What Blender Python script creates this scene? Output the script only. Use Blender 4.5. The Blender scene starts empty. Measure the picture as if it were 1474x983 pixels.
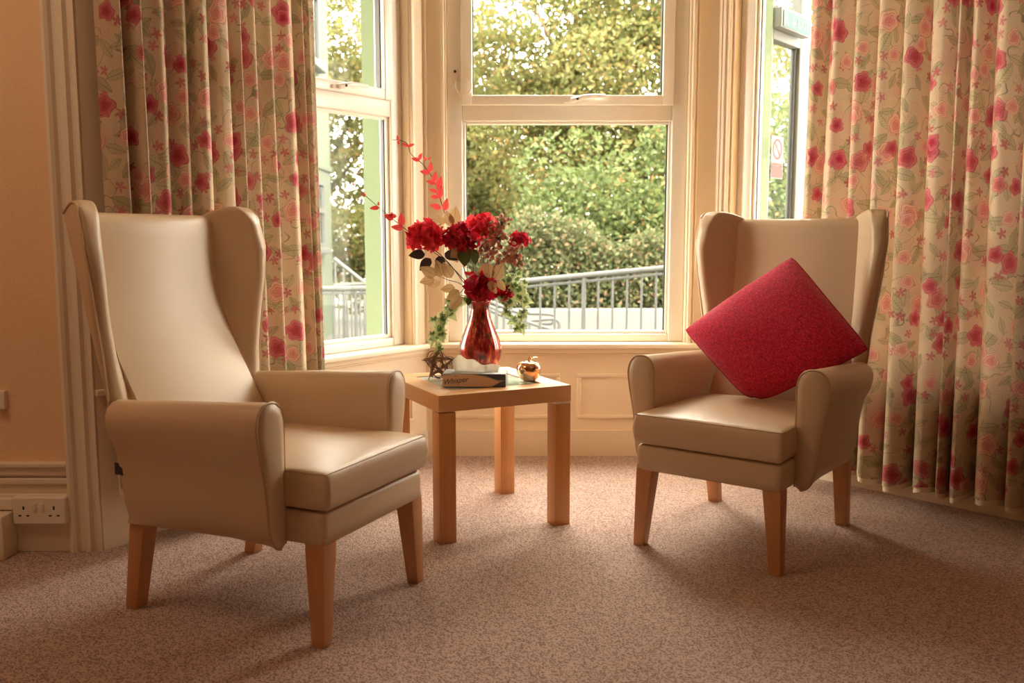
import bpy, bmesh, math, random
import numpy as np
from mathutils import Vector, Matrix, Euler
random.seed(7); rng = np.random.default_rng(7)
S = bpy.context.scene
COL = S.collection
R = math.radians

# ------------------------------------------------------------------ camera
cam = bpy.data.cameras.new('camera'); camo = bpy.data.objects.new('camera', cam); COL.objects.link(camo)
CAMH = 1.05; PITCH = R(6.6); FPX = 1310.0
cam.sensor_width = 36; cam.lens = FPX/1474*36
camo.location = (0, 0, CAMH); camo.rotation_euler = (math.pi/2-PITCH, 0, 0)
cam.dof.use_dof = True; cam.dof.focus_distance = 3.1; cam.dof.aperture_fstop = 3.5
S.camera = camo
# ------------------------------------------------------------------ sky, lamps, exposure
W = bpy.data.worlds.new('overcast_sky'); S.world = W; W.use_nodes = True
bg = W.node_tree.nodes['Background']
bg.inputs[0].default_value = (1.0, 0.905, 0.785, 1); bg.inputs[1].default_value = 13.0
def area(name, loc, size, power, col, rot=(0, 0, 0), size_y=None):
    l = bpy.data.lights.new(name, 'AREA'); o = bpy.data.objects.new(name, l); COL.objects.link(o)
    l.size = size; l.energy = power; l.color = col; o.location = loc; o.rotation_euler = rot
    if size_y: l.shape = 'RECTANGLE'; l.size_y = size_y
    return o
LAMP = (1.0, 0.68, 0.43)
area('ceiling_lamp_light', (-1.9, 1.7, 2.66), 0.9, 7.5, LAMP)
area('ceiling_lamp_light', (1.6, 0.4, 2.66), 1.8, 2.5, LAMP)
vs = S.view_settings
vs.view_transform = 'Standard'; vs.look = 'None'; vs.gamma = 1; vs.use_curve_mapping = False
vs.exposure = 1.0
S.cycles.max_bounces = 10; S.cycles.diffuse_bounces = 6; S.cycles.transparent_max_bounces = 24
S.cycles.caustics_reflective = False; S.cycles.caustics_refractive = False

# ------------------------------------------------------------------ pixel -> point (photo frame 1474x983)
def at(x, y, Y):
    c, s = math.cos(PITCH), math.sin(PITCH)
    a, b = (x-737)/FPX, (y-491.5)/FPX
    d = Vector((a, c-b*s, -s-b*c)); k = Y/d.y
    return Vector((d.x*k, Y, CAMH+d.z*k))

# ------------------------------------------------------------------ node expression helper
class X:
    nt = None
    def __init__(s, k): s.k = k
    def _m(op, *a, clamp=False):
        n = X.nt.nodes.new('ShaderNodeMath'); n.operation = op; n.use_clamp = clamp
        for i, v in enumerate(a):
            if isinstance(v, X): X.nt.links.new(v.k, n.inputs[i])
            else: n.inputs[i].default_value = v
        return X(n.outputs[0])
    def __add__(s, o): return X._m('ADD', s, o)
    def __radd__(s, o): return X._m('ADD', o, s)
    def __sub__(s, o): return X._m('SUBTRACT', s, o)
    def __rsub__(s, o): return X._m('SUBTRACT', o, s)
    def __mul__(s, o): return X._m('MULTIPLY', s, o)
    def __rmul__(s, o): return X._m('MULTIPLY', o, s)
    def __truediv__(s, o): return X._m('DIVIDE', s, o)
    def __lt__(s, o): return X._m('LESS_THAN', s, o)
    def __gt__(s, o): return X._m('GREATER_THAN', s, o)
    def sin(s): return X._m('SINE', s)
    def abs(s): return X._m('ABSOLUTE', s)
    def fract(s): return X._m('FRACT', s)
    def sqrt(s): return X._m('SQRT', s)
    def clamp(s): return X._m('ADD', s, 0.0, clamp=True)
def smooth(x, a, b):
    n = X.nt.nodes.new('ShaderNodeMapRange'); n.interpolation_type = 'SMOOTHSTEP'
    X.nt.links.new(x.k, n.inputs[0]); n.inputs[1].default_value = a; n.inputs[2].default_value = b
    return X(n.outputs[0])
def rgb(c): return (c[0], c[1], c[2], 1)
def mix(f, a, b):
    n = X.nt.nodes.new('ShaderNodeMix'); n.data_type = 'RGBA'
    for i, v in ((0, f), (6, a), (7, b)):
        if isinstance(v, X): X.nt.links.new(v.k, n.inputs[i])
        elif i == 0: n.inputs[0].default_value = v
        else: n.inputs[i].default_value = rgb(v)
    return X(n.outputs[2])
def coords(kind='Object', uv=False):
    n = X.nt.nodes.new('ShaderNodeTexCoord'); return X(n.outputs['UV' if uv else kind])
def mapping(v, scale=(1, 1, 1), loc=(0, 0, 0), rot=(0, 0, 0)):
    n = X.nt.nodes.new('ShaderNodeMapping'); X.nt.links.new(v.k, n.inputs[0])
    n.inputs[1].default_value = loc; n.inputs[2].default_value = rot; n.inputs[3].default_value = scale
    return X(n.outputs[0])
def noise(v, scale, detail=3, rough=.55, out=0, dist=0):
    n = X.nt.nodes.new('ShaderNodeTexNoise'); X.nt.links.new(v.k, n.inputs['Vector'])
    n.inputs['Scale'].default_value = scale; n.inputs['Detail'].default_value = detail
    n.inputs['Roughness'].default_value = rough; n.inputs['Distortion'].default_value = dist
    return X(n.outputs[out])
def voronoi(v, scale, rnd=1.0, dim='3D', feature='F1'):
    n = X.nt.nodes.new('ShaderNodeTexVoronoi'); n.voronoi_dimensions = dim; n.feature = feature
    X.nt.links.new(v.k, n.inputs['Vector']); n.inputs['Scale'].default_value = scale; n.inputs['Randomness'].default_value = rnd
    return n
def sep(v):
    n = X.nt.nodes.new('ShaderNodeSeparateXYZ'); X.nt.links.new(v.k, n.inputs[0]); return [X(o) for o in n.outputs]
def island():
    n = X.nt.nodes.new('ShaderNodeNewGeometry'); return X(n.outputs['Random Per Island'])
def ramp(f, stops):
    n = X.nt.nodes.new('ShaderNodeValToRGB'); X.nt.links.new(f.k, n.inputs[0]); e = n.color_ramp.elements
    while len(e) < len(stops): e.new(.5)
    for i, (p, c) in enumerate(stops): e[i].position = p; e[i].color = rgb(c)
    return X(n.outputs[0])
def bump(h, strength, dist):
    n = X.nt.nodes.new('ShaderNodeBump'); X.nt.links.new(h.k, n.inputs['Height'])
    n.inputs['Strength'].default_value = strength; n.inputs['Distance'].default_value = dist; return n.outputs[0]
def material(name, fn):
    m = bpy.data.materials.new(name); m.use_nodes = True; X.nt = m.node_tree
    b = m.node_tree.nodes['Principled BSDF']; fn(b, m.node_tree); return m
def put(b, key, v):
    if isinstance(v, X): X.nt.links.new(v.k, b.inputs[key])
    elif isinstance(v, tuple): b.inputs[key].default_value = rgb(v)
    elif isinstance(v, (int, float)): b.inputs[key].default_value = v
    else: X.nt.links.new(v, b.inputs[key])
def plain(name, col, rough=.5, metal=0, spec=.5, var=.06, vscale=6, bumpiness=0, bscale=80):
    def f(b, nt):
        o = coords(); n = noise(o, vscale, 4)
        put(b, 'Base Color', mix(n, tuple(c*(1-var) for c in col), tuple(min(1, c*(1+var)) for c in col)))
        put(b, 'Roughness', rough); put(b, 'Metallic', metal); put(b, 'Specular IOR Level', spec)
        if bumpiness: put(b, 'Normal', bump(noise(o, bscale, 4), bumpiness, .004))
    return material(name, f)
def wood(name, a, bcol, rough=.42, rot=(0, 0, 0), scale=(14, 14, 1.4)):
    def f(b, nt):
        o = mapping(coords(), scale, rot=rot); n = noise(o, 3, 5, .6, dist=.6); fine = noise(mapping(coords(), tuple(s*9 for s in scale), rot=rot), 3, 2)
        put(b, 'Base Color', mix((n*.75+fine*.3).clamp(), a, bcol)); put(b, 'Roughness', rough)
        put(b, 'Normal', bump(fine, .12, .001))
    return material(name, f)
def leafmat(name, stops, rough=.5, trans=.35, veins=0):
    def f(b, nt):
        r = island(); c = ramp(r, stops)
        n = noise(coords(), 30, 2); c = mix(n*(.35 if name != 'tissue' else .0), c, (stops[0][1][0]*.5, stops[0][1][1]*.5, stops[0][1][2]*.5))
        if veins:
            lx, ly, lz = sep(coords()); ay = ly.abs(); vn = smooth(ay, .0011, .0004)+smooth((((lx-ay*.8)*95).fract()-.5).abs(), .07, .02)*.45
            c = mix(vn.clamp()*veins, c, tuple(k*.3 for k in stops[0][1]))
        put(b, 'Base Color', c); put(b, 'Roughness', rough); put(b, 'Specular IOR Level', .3)
        t = nt.nodes.new('ShaderNodeBsdfTranslucent'); nt.links.new(c.k, t.inputs[0])
        mx = nt.nodes.new('ShaderNodeMixShader'); mx.inputs[0].default_value = trans
        nt.links.new(b.outputs[0], mx.inputs[1]); nt.links.new(t.outputs[0], mx.inputs[2])
        nt.links.new(mx.outputs[0], nt.nodes['Material Output'].inputs[0])
    return material(name, f)

M = {}
def carpet(b, nt):
    o = coords(); p = mapping(o, (1, 1.25, 1), rot=(0, 0, R(38)))
    v = voronoi(p, 185, .8, '2D'); col = sep(X(v.outputs['Color'])); d = X(v.outputs['Distance'])
    fleck = (col[0] > .50)*smooth(d, .58, .30)
    big = noise(o, 2.2, 3); fine = noise(o, 420, 2)
    base = mix(big, (.52, .365, .305), (.59, .43, .365)); base = mix(fine*.5, base, (.39, .265, .215))
    put(b, 'Base Color', mix(fleck*.88, base, (.095, .055, .042))); put(b, 'Roughness', .96); put(b, 'Specular IOR Level', .1)
    put(b, 'Normal', bump(d*-1.0+fine*.6, .55, .004)); put(b, 'Sheen Weight', .15)
M['carpet'] = material('carpet', carpet)
def leather(b, nt):
    o = coords(); n = noise(o, 3, 3)
    put(b, 'Base Color', mix(n, (.58, .425, .275), (.64, .475, .31))); put(b, 'Roughness', .34); put(b, 'Specular IOR Level', .5)
    v = voronoi(o, 650); put(b, 'Normal', bump(X(v.outputs['Distance'])+noise(o, 14, 4)*2.2, .10, .004))
M['leather'] = material('leather', leather)
M['piping'] = plain('piping', (.50, .35, .21), .45)
M['legwood'] = wood('leg_wood', (.46, .20, .075), (.62, .31, .13))
M['beech'] = wood('beech', (.50, .20, .06), (.70, .35, .13))
M['beech_top'] = wood('beech_top', (.60, .30, .115), (.74, .43, .20), rot=(0, 0, 0), scale=(1.4, 14, 14))
M['white'] = plain('white_paint', (.80, .70, .56), .38, var=.03)
M['pvc'] = plain('white_pvc', (.84, .80, .73), .28, var=.02)
M['cream'] = plain('cream_paint', (.84, .715, .54), .5, var=.03, bumpiness=.05, bscale=30)
def wallp(b, nt):
    o = coords(); n = noise(o, 1.3, 2); tex = noise(o, 75, 5, .65)
    put(b, 'Base Color', mix(n, (.82, .57, .35), (.86, .61, .38))); put(b, 'Roughness', .8)
    put(b, 'Normal', bump(tex, .35, .008))
M['wallpaper'] = material('textured_wallpaper', wallp)
M['plastic'] = plain('white_plastic', (.82, .74, .62), .35, var=.02)
M['dark'] = plain('dark_rubber', (.025, .022, .02), .5)
M['greenwall'] = plain('green_render', (.155, .205, .130), .85, spec=.06, var=.05, bumpiness=.3, bscale=60)  # outdoor walls and railings: base colours darkened to offset the strong sky
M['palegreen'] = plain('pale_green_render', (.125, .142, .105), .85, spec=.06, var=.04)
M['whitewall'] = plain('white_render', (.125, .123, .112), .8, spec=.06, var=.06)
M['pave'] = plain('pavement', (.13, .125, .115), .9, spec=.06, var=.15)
M['galv'] = plain('galvanised_steel', (.085, .087, .086), .6, spec=.08, var=.1)
M['bark'] = plain('bark', (.13, .09, .06), .9, var=.3, vscale=20)
M['slate'] = plain('grey_stone', (.22, .22, .22), .8, spec=.06)
def glassy(name, refl, tint=(1, 1, 1), rough=0.0):
    m = bpy.data.materials.new(name); m.use_nodes = True; nt = m.node_tree; nt.nodes.remove(nt.nodes['Principled BSDF'])
    t = nt.nodes.new('ShaderNodeBsdfTransparent'); t.inputs[0].default_value = rgb(tint)
    g = nt.nodes.new('ShaderNodeBsdfGlossy'); g.inputs['Roughness'].default_value = rough
    mx = nt.nodes.new('ShaderNodeMixShader'); mx.inputs[0].default_value = refl
    nt.links.new(t.outputs[0], mx.inputs[1]); nt.links.new(g.outputs[0], mx.inputs[2]); nt.links.new(mx.outputs[0], nt.nodes['Material Output'].inputs[0])
    return m
M['pane'] = glassy('window_glass', .004, (.96, .98, .96))
M['extwhite'] = plain('dimmed_white', (.12, .12, .112), .5, spec=.06, var=.05)  # outdoor white, darkened in its base colour so the sky doesn't bleach it
M['farpane'] = plain('dark_window_glass', (.04, .05, .05), .08, spec=.25)
M['tableglass'] = material('table_glass', lambda b, nt: (put(b, 'Base Color', (.52, .58, .52)), put(b, 'Roughness', .06), put(b, 'Specular IOR Level', .7)))
# curtain print: roses, leaves and sprigs on cream cotton, laid out on the cloth's own uv (metres)
def floral(b, nt):
    uv = mapping(coords(uv=True), (1.28, 1.28, 1))
    u, v, _ = sep(uv)
    def cells(scale, rnd, off):
        p = mapping(uv, (1, 1, 1), (off, off*.7, 0)); n = voronoi(p, scale, rnd, '2D')
        pu, pv, _ = sep(p); qx, qy, _ = sep(X(n.outputs['Position']))
        dx = (pu-qx)*scale; dy = (pv-qy)*scale; c = sep(X(n.outputs['Color'])); return dx, dy, c
    wob = noise(uv, 60, 2); wob2 = noise(uv, 24, 2)
    base = mix(noise(uv, 5, 2), (.56, .44, .30), (.64, .51, .36))
    # faint blurred olive blotches in the print
    base = mix(smooth(noise(uv, 9, 3), .56, .72)*.45, base, (.42, .37, .24))
    # thin stems
    st = (noise(uv, 7, 1)-.5).abs()
    base = mix(smooth(st, .009, .004)*smooth(noise(uv, 6.3, 1), .45, .55)*.8, base, (.21, .19, .12))
    # pale pencilled roses behind everything else
    dx, dy, c = cells(5.3, .8, 13.7); r = (dx*dx+dy*dy).sqrt(); a = X._m('ARCTAN2', dy, dx); R0 = ((a*5.0+c[0]*9).sin()*.12+1.0)*.30+(wob-.5)*.10; t = r/R0
    m = smooth(t, 1.0, .95); ln = smooth(((t*4.2+a*.32+(a*4.0+t*5.0).sin()*.2+wob2*1.4).fract()-.5).abs(), .09, .03)
    base = mix(m*.30, base, (.62, .40, .30)); base = mix(m*ln*.55, base, mix(c[1], (.34, .26, .17), (.45, .14, .15)))
    # leaves
    for sc, off, L, Wd in ((6.5, 3.1, .40, .19), (8.5, 7.7, .36, .15), (7.4, 17.2, .38, .16)):
        dx, dy, c = cells(sc, .9, off)
        a = c[0]*6.283; ca = X._m('COSINE', a); sa = a.sin()
        x = dx*ca+dy*sa; y = dy*ca-dx*sa
        half = (1.0-(x/L)*(x/L))*Wd+(wob-.5)*.07
        d = half-y.abs(); m = smooth(d, 0, .015)*(c[1] > .30)
        vein = smooth(((x*11+y.abs()*7).fract()-.5).abs(), .13, .05); mid = smooth(y.abs(), .018, .006); edge = smooth(d, .03, .012)
        lc = mix(c[2], (.36, .33, .20), (.52, .46, .28))
        lc = mix((vein*.7+mid+edge).clamp()*.8, lc, (.13, .12, .075))
        base = mix(m*.70, base, lc)
    # small magenta sprigs
    dx, dy, c = cells(10.5, .95, 1.3)
    r = (dx*dx+dy*dy).sqrt(); a = X._m('ARCTAN2', dy, dx)+c[0]*6.0
    R0 = (a*2.5+wob2*3.0).sin().abs()*.20+.06+(wob-.5)*.30; d = R0-r
    m = smooth(d, 0, .015)*(c[1] > .45)
    sc_ = mix(c[2], (.42, .06, .10), (.62, .22, .24)); sc_ = mix(smooth(((r*26+wob*2).fract()-.5).abs(), .2, .05)*.8, sc_, (.26, .015, .04))
    base = mix(m*.75, base, sc_)
    # roses
    for sc, off, thr in ((4.6, 5.2, .35), (6.2, 9.4, .50)):
        dx, dy, c = cells(sc, .85, off)
        r = (dx*dx+dy*dy).sqrt(); a = X._m('ARCTAN2', dy, dx)
        R0 = ((a*5.0+c[0]*9).sin()*.10+(a*3.0+c[1]*5).sin()*.08+1.0)*.24+(wob-.5)*.06
        t = r/R0; m = smooth(t, 1.0, .95)*(c[1] > thr)
        petals = ((t*3.6+a*.32+(a*3.0+t*5.0).sin()*.16+wob2*.9).fract()-.5).abs()
        line = smooth(petals, .13, .05); edge = smooth(t, .88, .96)
        deep = smooth(c[2], .45, .62)
        outer = mix(deep, (.74, .50, .36), (.60, .17, .20)); inner = mix(deep, (.66, .26, .25), (.40, .02, .06))
        rc = mix(smooth(t, .95, .15), outer, inner); rc = mix(line*.75, rc, mix(deep, (.45, .10, .13), (.27, .01, .035)))
        rc = mix(edge*.6, rc, (.40, .09, .12))
        base = mix(m*.90, base, rc)
    put(b, 'Base Color', base); put(b, 'Roughness', .88); put(b, 'Specular IOR Level', .15)
    put(b, 'Normal', bump(noise(uv, 700, 1), .15, .001))
    t = nt.nodes.new('ShaderNodeBsdfTranslucent'); nt.links.new(base.k, t.inputs[0])
    mx = nt.nodes.new('ShaderNodeMixShader'); mx.inputs[0].default_value = .12
    nt.links.new(b.outputs[0], mx.inputs[1]); nt.links.new(t.outputs[0], mx.inputs[2]); nt.links.new(mx.outputs[0], nt.nodes['Material Output'].inputs[0])
M['floral'] = material('floral_cotton', floral)
M['lining'] = plain('curtain_lining', (.76, .64, .46), .9)
def redweave(b, nt):
    uv = coords(uv=True); u, v, _ = sep(uv)
    wv = (u*900).sin()*(v*900).sin(); n = noise(mapping(uv, (300, 50, 1)), 1, 2); n2 = noise(mapping(uv, (50, 300, 1)), 1, 2); s = noise(mapping(uv, (420, 160, 1)), 1, 1)
    c = mix(smooth(n, .38, .62), (.34, .005, .032), (.68, .015, .075)); c = mix(smooth(n2, .42, .62)*.55, c, (.74, .025, .095)); c = mix(smooth(s, .60, .70)*.45, c, (.90, .32, .30))
    put(b, 'Base Color', c); put(b, 'Roughness', .85); put(b, 'Normal', bump(n+n2+wv*.3, .5, .003)); put(b, 'Sheen Weight', .2); put(b, 'Specular IOR Level', .2)
M['redweave'] = material('red_weave', redweave)
def mercury(b, nt):
    o = coords(); st = noise(mapping(o, (90, 90, 7)), 1, 3, .6); blot = noise(o, 22, 3)
    c = ramp(st, [(.30, (.04, .006, .004)), (.44, (.30, .012, .010)), (.56, (.45, .03, .015)), (.66, (.62, .16, .04)), (.76, (.80, .42, .15))])
    put(b, 'Base Color', mix(smooth(blot, .5, .68)*.85, c, (.05, .008, .005))); put(b, 'Metallic', .35); put(b, 'Roughness', .22); put(b, 'Coat Weight', .35)
M['vase'] = material('red_mercury_glass', mercury)
M['rosegold'] = plain('rose_gold', (.88, .52, .30), .13, metal=1, var=.05)
M['wicker'] = plain('wicker', (.22, .10, .042), .7, var=.35, vscale=40)
M['navy'] = plain('navy_print', (.06, .075, .11), .45)
M['boxpink'] = plain('peach_card', (.70, .46, .31), .45)
M['boxgrey'] = plain('grey_card', (.36, .36, .38), .45)
M['tissue'] = leafmat('tissue', [(0, (.90, .86, .78)), (1, (.92, .88, .80))], .9, .5)
M['ink'] = plain('dark_ink', (.05, .035, .05), .5)
M['stem'] = plain('dark_stem', (.035, .022, .018), .6)
M['greenstem'] = plain('green_stem', (.20, .26, .10), .6)
M['crimson'] = leafmat('crimson_petals', [(0, (.34, .004, .020)), (.5, (.55, .008, .030)), (1, (.72, .025, .05))], .6, .4)
M['scarlet'] = leafmat('scarlet_petals', [(0, (.66, .015, .035)), (.6, (.85, .04, .06)), (1, (.92, .10, .10))], .6, .45)
M['redleaf'] = leafmat('coral_leaf', [(0, (.78, .05, .06)), (1, (.88, .12, .11))], .5, .4, .5)
M['goldleaf'] = leafmat('gold_leaf', [(0, (.58, .36, .16)), (1, (.72, .50, .27))], .5, .35, .8)
M['darkleaf'] = leafmat('dark_leaf', [(0, (.035, .03, .028)), (1, (.07, .05, .05))], .45, .1)
M['greenleaf'] = leafmat('bottle_green_leaf', [(0, (.06, .075, .02)), (1, (.12, .13, .04))], .5, .2)
M['berry'] = leafmat('pink_glitter', [(0, (.50, .18, .11)), (.5, (.68, .33, .22)), (1, (.80, .50, .36))], .35, .1)
def ivym(b, nt):
    o = coords(); r = (lambda s: (s[0]*s[0]+s[1]*s[1]).sqrt())(sep(o)); n = noise(o, 90, 2)
    c = mix(smooth(r+(n-.5)*.012, .006, .013), (.10, .17, .05), (.50, .58, .28))
    put(b, 'Base Color', c); put(b, 'Roughness', .5)
    t = nt.nodes.new('ShaderNodeBsdfTranslucent'); nt.links.new(c.k, t.inputs[0]); mx = nt.nodes.new('ShaderNodeMixShader'); mx.inputs[0].default_value = .35
    nt.links.new(b.outputs[0], mx.inputs[1]); nt.links.new(t.outputs[0], mx.inputs[2]); nt.links.new(mx.outputs[0], nt.nodes['Material Output'].inputs[0])
M['ivy'] = material('variegated_ivy', ivym)
M['tree1'] = leafmat('autumn_tree_leaf', [(0, (.095, .110, .036)), (.45, (.16, .168, .052)), (.8, (.22, .195, .065)), (1, (.30, .18, .07))], .6, .5)
M['tree2'] = leafmat('green_shrub_leaf', [(0, (.065, .090, .032)), (.6, (.115, .155, .048)), (.93, (.16, .18, .06)), (1, (.30, .15, .06))], .55, .4)
M['tree3'] = leafmat('dark_hedge_leaf', [(0, (.06, .078, .032)), (.7, (.11, .128, .05)), (1, (.26, .15, .09))], .6, .35)
M['core'] = plain('hedge_core', (.03, .035, .015), .9)
M['signgreen'] = plain('sign_green', (.001, .055, .046), .4, spec=.06)  # sign colours are darkened too, against the brightness of the sky
M['signwhite'] = plain('sign_white', (.11, .11, .108), .4, spec=.06)
M['signred'] = plain('sign_red', (.085, .012, .010), .45, spec=.06)
M['signbody'] = plain('sign_housing', (.13, .135, .13), .3, spec=.06)

# ------------------------------------------------------------------ mesh helpers
class MB:
    def __init__(s): s.v = []; s.f = []; s.uv = None
    def add(s, vs, fs):
        k = len(s.v); s.v += [tuple(p) for p in vs]; s.f += [tuple(i+k for i in q) for q in fs]; return s
    def box(s, x0, x1, y0, y1, z0, z1, mat=None):
        P = [Vector((x, y, z)) for z in (z0, z1) for y in (y0, y1) for x in (x0, x1)]
        if mat is not None: P = [mat @ p for p in P]
        return s.add(P, [(0, 2, 3, 1), (4, 5, 7, 6), (0, 1, 5, 4), (2, 6, 7, 3), (0, 4, 6, 2), (1, 3, 7, 5)])
    def prism(s, poly, z0, z1):
        n = len(poly); vs = [(p[0], p[1], z0) for p in poly]+[(p[0], p[1], z1) for p in poly]
        return s.add(vs, [tuple(range(n-1, -1, -1)), tuple(range(n, 2*n))]+[(i, (i+1) % n, n+(i+1) % n, n+i) for i in range(n)])
    def loft(s, rings, closed=True, cap=True, loop=False):
        n = len(rings[0]); vs = [p for r in rings for p in r]; fs = []; m = len(rings)
        for j in range(m if loop else m-1):
            a, b = j*n, ((j+1) % m)*n
            for i in range(n if closed else n-1):
                k = (i+1) % n; fs.append((a+i, a+k, b+k, b+i))
        if cap and not loop: fs += [tuple(range(n-1, -1, -1)), tuple(range((m-1)*n, m*n))]
        return s.add(vs, fs)
    def tube(s, path, rad, n=8, loop=False):
        path = [Vector(p) for p in path]; rings = []; prev = None; m = len(path)
        for i, p in enumerate(path):
            if loop: t = path[(i+1) % m]-path[i-1]
            else: t = path[min(i+1, m-1)]-path[max(i-1, 0)]
            if t.length < 1e-9: t = Vector((0, 0, 1))
            t.normalize()
            if prev is None: prev = t.orthogonal()
            a = prev-t*prev.dot(t)
            a = t.orthogonal() if a.length < 1e-6 else a
            a.normalize(); prev = a; b = t.cross(a); r = rad(i/(m-1)) if callable(rad) else rad
            rings.append([p+(a*math.cos(q)+b*math.sin(q))*r for q in [2*math.pi*k/n for k in range(n)]])
        return s.loft(rings, loop=loop)
    def lathe(s, prof, n=32):
        return s.loft([[(r*math.cos(2*math.pi*k/n), r*math.sin(2*math.pi*k/n), z) for k in range(n)] for r, z in prof])
    def grid(s, fn, nu, nv):
        return s.add([fn(i/nu, j/nv) for j in range(nv+1) for i in range(nu+1)], [(j*(nu+1)+i, j*(nu+1)+i+1, (j+1)*(nu+1)+i+1, (j+1)*(nu+1)+i) for j in range(nv) for i in range(nu)])
    def mesh(s, name, mat, smooth=True, angle=40, fix=True):
        me = bpy.data.meshes.new(name); me.from_pydata(s.v, [], s.f); me.materials.append(M[mat] if isinstance(mat, str) else mat)
        if fix:
            bm = bmesh.new(); bm.from_mesh(me); bmesh.ops.recalc_face_normals(bm, faces=bm.faces); bm.to_mesh(me); bm.free()
        if smooth:
            me.polygons.foreach_set('use_smooth', [True]*len(me.polygons)); me.set_sharp_from_angle(angle=R(angle))
        return me
    def build(s, name, mat, parent=None, bevel=0, sub=0, smooth=True, angle=40, seg=3, fix=True):
        return link(name, s.mesh(name, mat, smooth, angle, fix), parent, bevel, sub, seg)
def link(name, me, parent=None, bevel=0, sub=0, seg=3):
    o = bpy.data.objects.new(name, me); COL.objects.link(o); o.parent = parent
    if bevel:
        b = o.modifiers.new('bevel', 'BEVEL'); b.width = bevel; b.segments = seg; b.limit_method = 'ANGLE'; b.angle_limit = R(35)
        me.polygons.foreach_set('use_smooth', [True]*len(me.polygons)); b.harden_normals = False
    if sub: m = o.modifiers.new('sub', 'SUBSURF'); m.levels = sub; m.render_levels = sub
    return o
def empty(name, loc=(0, 0, 0), rz=0):
    o = bpy.data.objects.new(name, None); COL.objects.link(o); o.location = loc; o.rotation_euler = (0, 0, rz); o.empty_display_size = .1; return o
def tag(o, label, cat, group=None):
    o['label'] = label; o['category'] = cat
    if group: o['group'] = group
    return o
def struct(o, label=None):
    o['kind'] = 'structure'
    if label: o['label'] = label
    return o
def lerp(x, pts):
    return float(np.interp(x, [p[0] for p in pts], [p[1] for p in pts]))
def spline(pts, n=8):
    P = [Vector(p) for p in pts]; P = [P[0]*2-P[1]]+P+[P[-1]*2-P[-2]]; out = []
    for i in range(1, len(P)-2):
        for k in range(n):
            t = k/n; a, b, c, d = P[i-1:i+3]
            out.append(.5*((2*b)+(c-a)*t+(2*a-5*b+4*c-d)*t*t+(3*b-a-3*c+d)*t**3))
    return out+[P[-2]]
def text(body, size, mat, parent, matrix, name='lettering', shear=0, extrude=.0004):
    c = bpy.data.curves.new('t', 'FONT'); c.body = body; c.size = size; c.shear = shear; c.extrude = extrude; c.align_x = 'CENTER'; c.align_y = 'CENTER'
    t = bpy.data.objects.new('t', c); COL.objects.link(t); bpy.context.view_layer.update()
    me = bpy.data.meshes.new_from_object(t.evaluated_get(bpy.context.evaluated_depsgraph_get())); bpy.data.objects.remove(t)
    me.materials.clear(); me.materials.append(M[mat]); o = bpy.data.objects.new(name, me); COL.objects.link(o); o.parent = parent; o.matrix_local = matrix; return o

# ================================================================== THE ROOM
ZC = 2.72
A, B, C, D = Vector((-1.42, 2.97)), Vector((-.41, 4.30)), Vector((.95, 4.30)), Vector((2.20, 2.97))
struct(MB().box(-3.3, 4.3, -3.2, 4.7, -.06, 0).build('floor', 'carpet', smooth=False))
struct(MB().box(-3.3, 4.3, -3.2, 4.75, ZC, ZC+.1).build('ceiling', 'cream', smooth=False))
struct(MB().box(-3.3, A.x, 2.97, 3.25, 0, ZC).build('wall_left', 'wallpaper', smooth=False))
struct(MB().box(D.x+.06, 4.3, 2.97, 3.25, 0, ZC).build('wall_right', 'wallpaper', smooth=False))
struct(MB().box(-3.4, -3.3, -3.2, 3.25, 0, ZC).build('wall_side_left', 'wallpaper', smooth=False))
struct(MB().box(4.3, 4.4, -3.2, 3.25, 0, ZC).build('wall_side_right', 'wallpaper', smooth=False))
struct(MB().box(-3.4, 4.4, -3.3, -3.2, 0, ZC).build('wall_back', 'wallpaper', smooth=False))
TH = .27
class Seg:                        # one facet of the bay: s runs along it, q outward, both in metres
    def __init__(g, p, q):
        g.o = p; g.L = (q-p).length; g.e = (q-p)/g.L; g.n = Vector((-g.e.y, g.e.x))   # outward
        g.m = Matrix(((g.e.x, g.n.x, 0, p.x), (g.e.y, g.n.y, 0, p.y), (0, 0, 1, 0), (0, 0, 0, 1)))
    def p(g, s, q): return g.o+g.e*s+g.n*q
SL, SC, SR = Seg(A, B), Seg(B, C), Seg(C, D)
def mitre(g, h, q):               # meeting point of two facets pushed outward by q
    n = (g.n+h.n).normalized(); return h.o+n*(q/n.dot(g.n))
B2, C2 = mitre(SL, SC, TH), mitre(SC, SR, TH)
A2, D2 = SL.p(.02, TH), SR.p(SR.L-.02, TH)
# window openings along each facet
WL, WC, WR = (.22, 1.575), (.106, 1.230), (.085, 1.50)
ZS, ZH = .530, 2.42
def wallstack(name, z0, z1):
    o = MB()
    for poly in ([SL.o, B, B2, A2], [B, C, C2, B2], [C, D, D2, C2]): o.prism(poly, z0, z1)
    return struct(o.build(name, 'cream', smooth=False))
wallstack('wall_bay_apron', -.6, ZS-.012)
wallstack('wall_bay_head', ZH, ZC)
def pier(name, poly, q=.115):
    return struct(MB().prism(poly, ZS-.012, ZH).build(name, 'cream', smooth=False))
IN = .115
Bi, Ci = mitre(SL, SC, IN), mitre(SC, SR, IN)
pier('wall_pier_left', [SL.p(WL[1], 0), B, SC.p(WC[0], 0), SC.p(WC[0], IN), Bi, SL.p(WL[1], IN)])
pier('wall_pier_right', [SC.p(WC[1], 0), C, SR.p(WR[0], 0), SR.p(WR[0], IN), Ci, SC.p(WC[1], IN)])
pier('wall_pier_end_left', [A, SL.p(WL[0], 0), SL.p(WL[0], IN), SL.p(.02, IN)])
pier('wall_pier_end_right', [SR.p(WR[1], 0), D, SR.p(SR.L-.02, IN), SR.p(WR[1], IN)])
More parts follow.
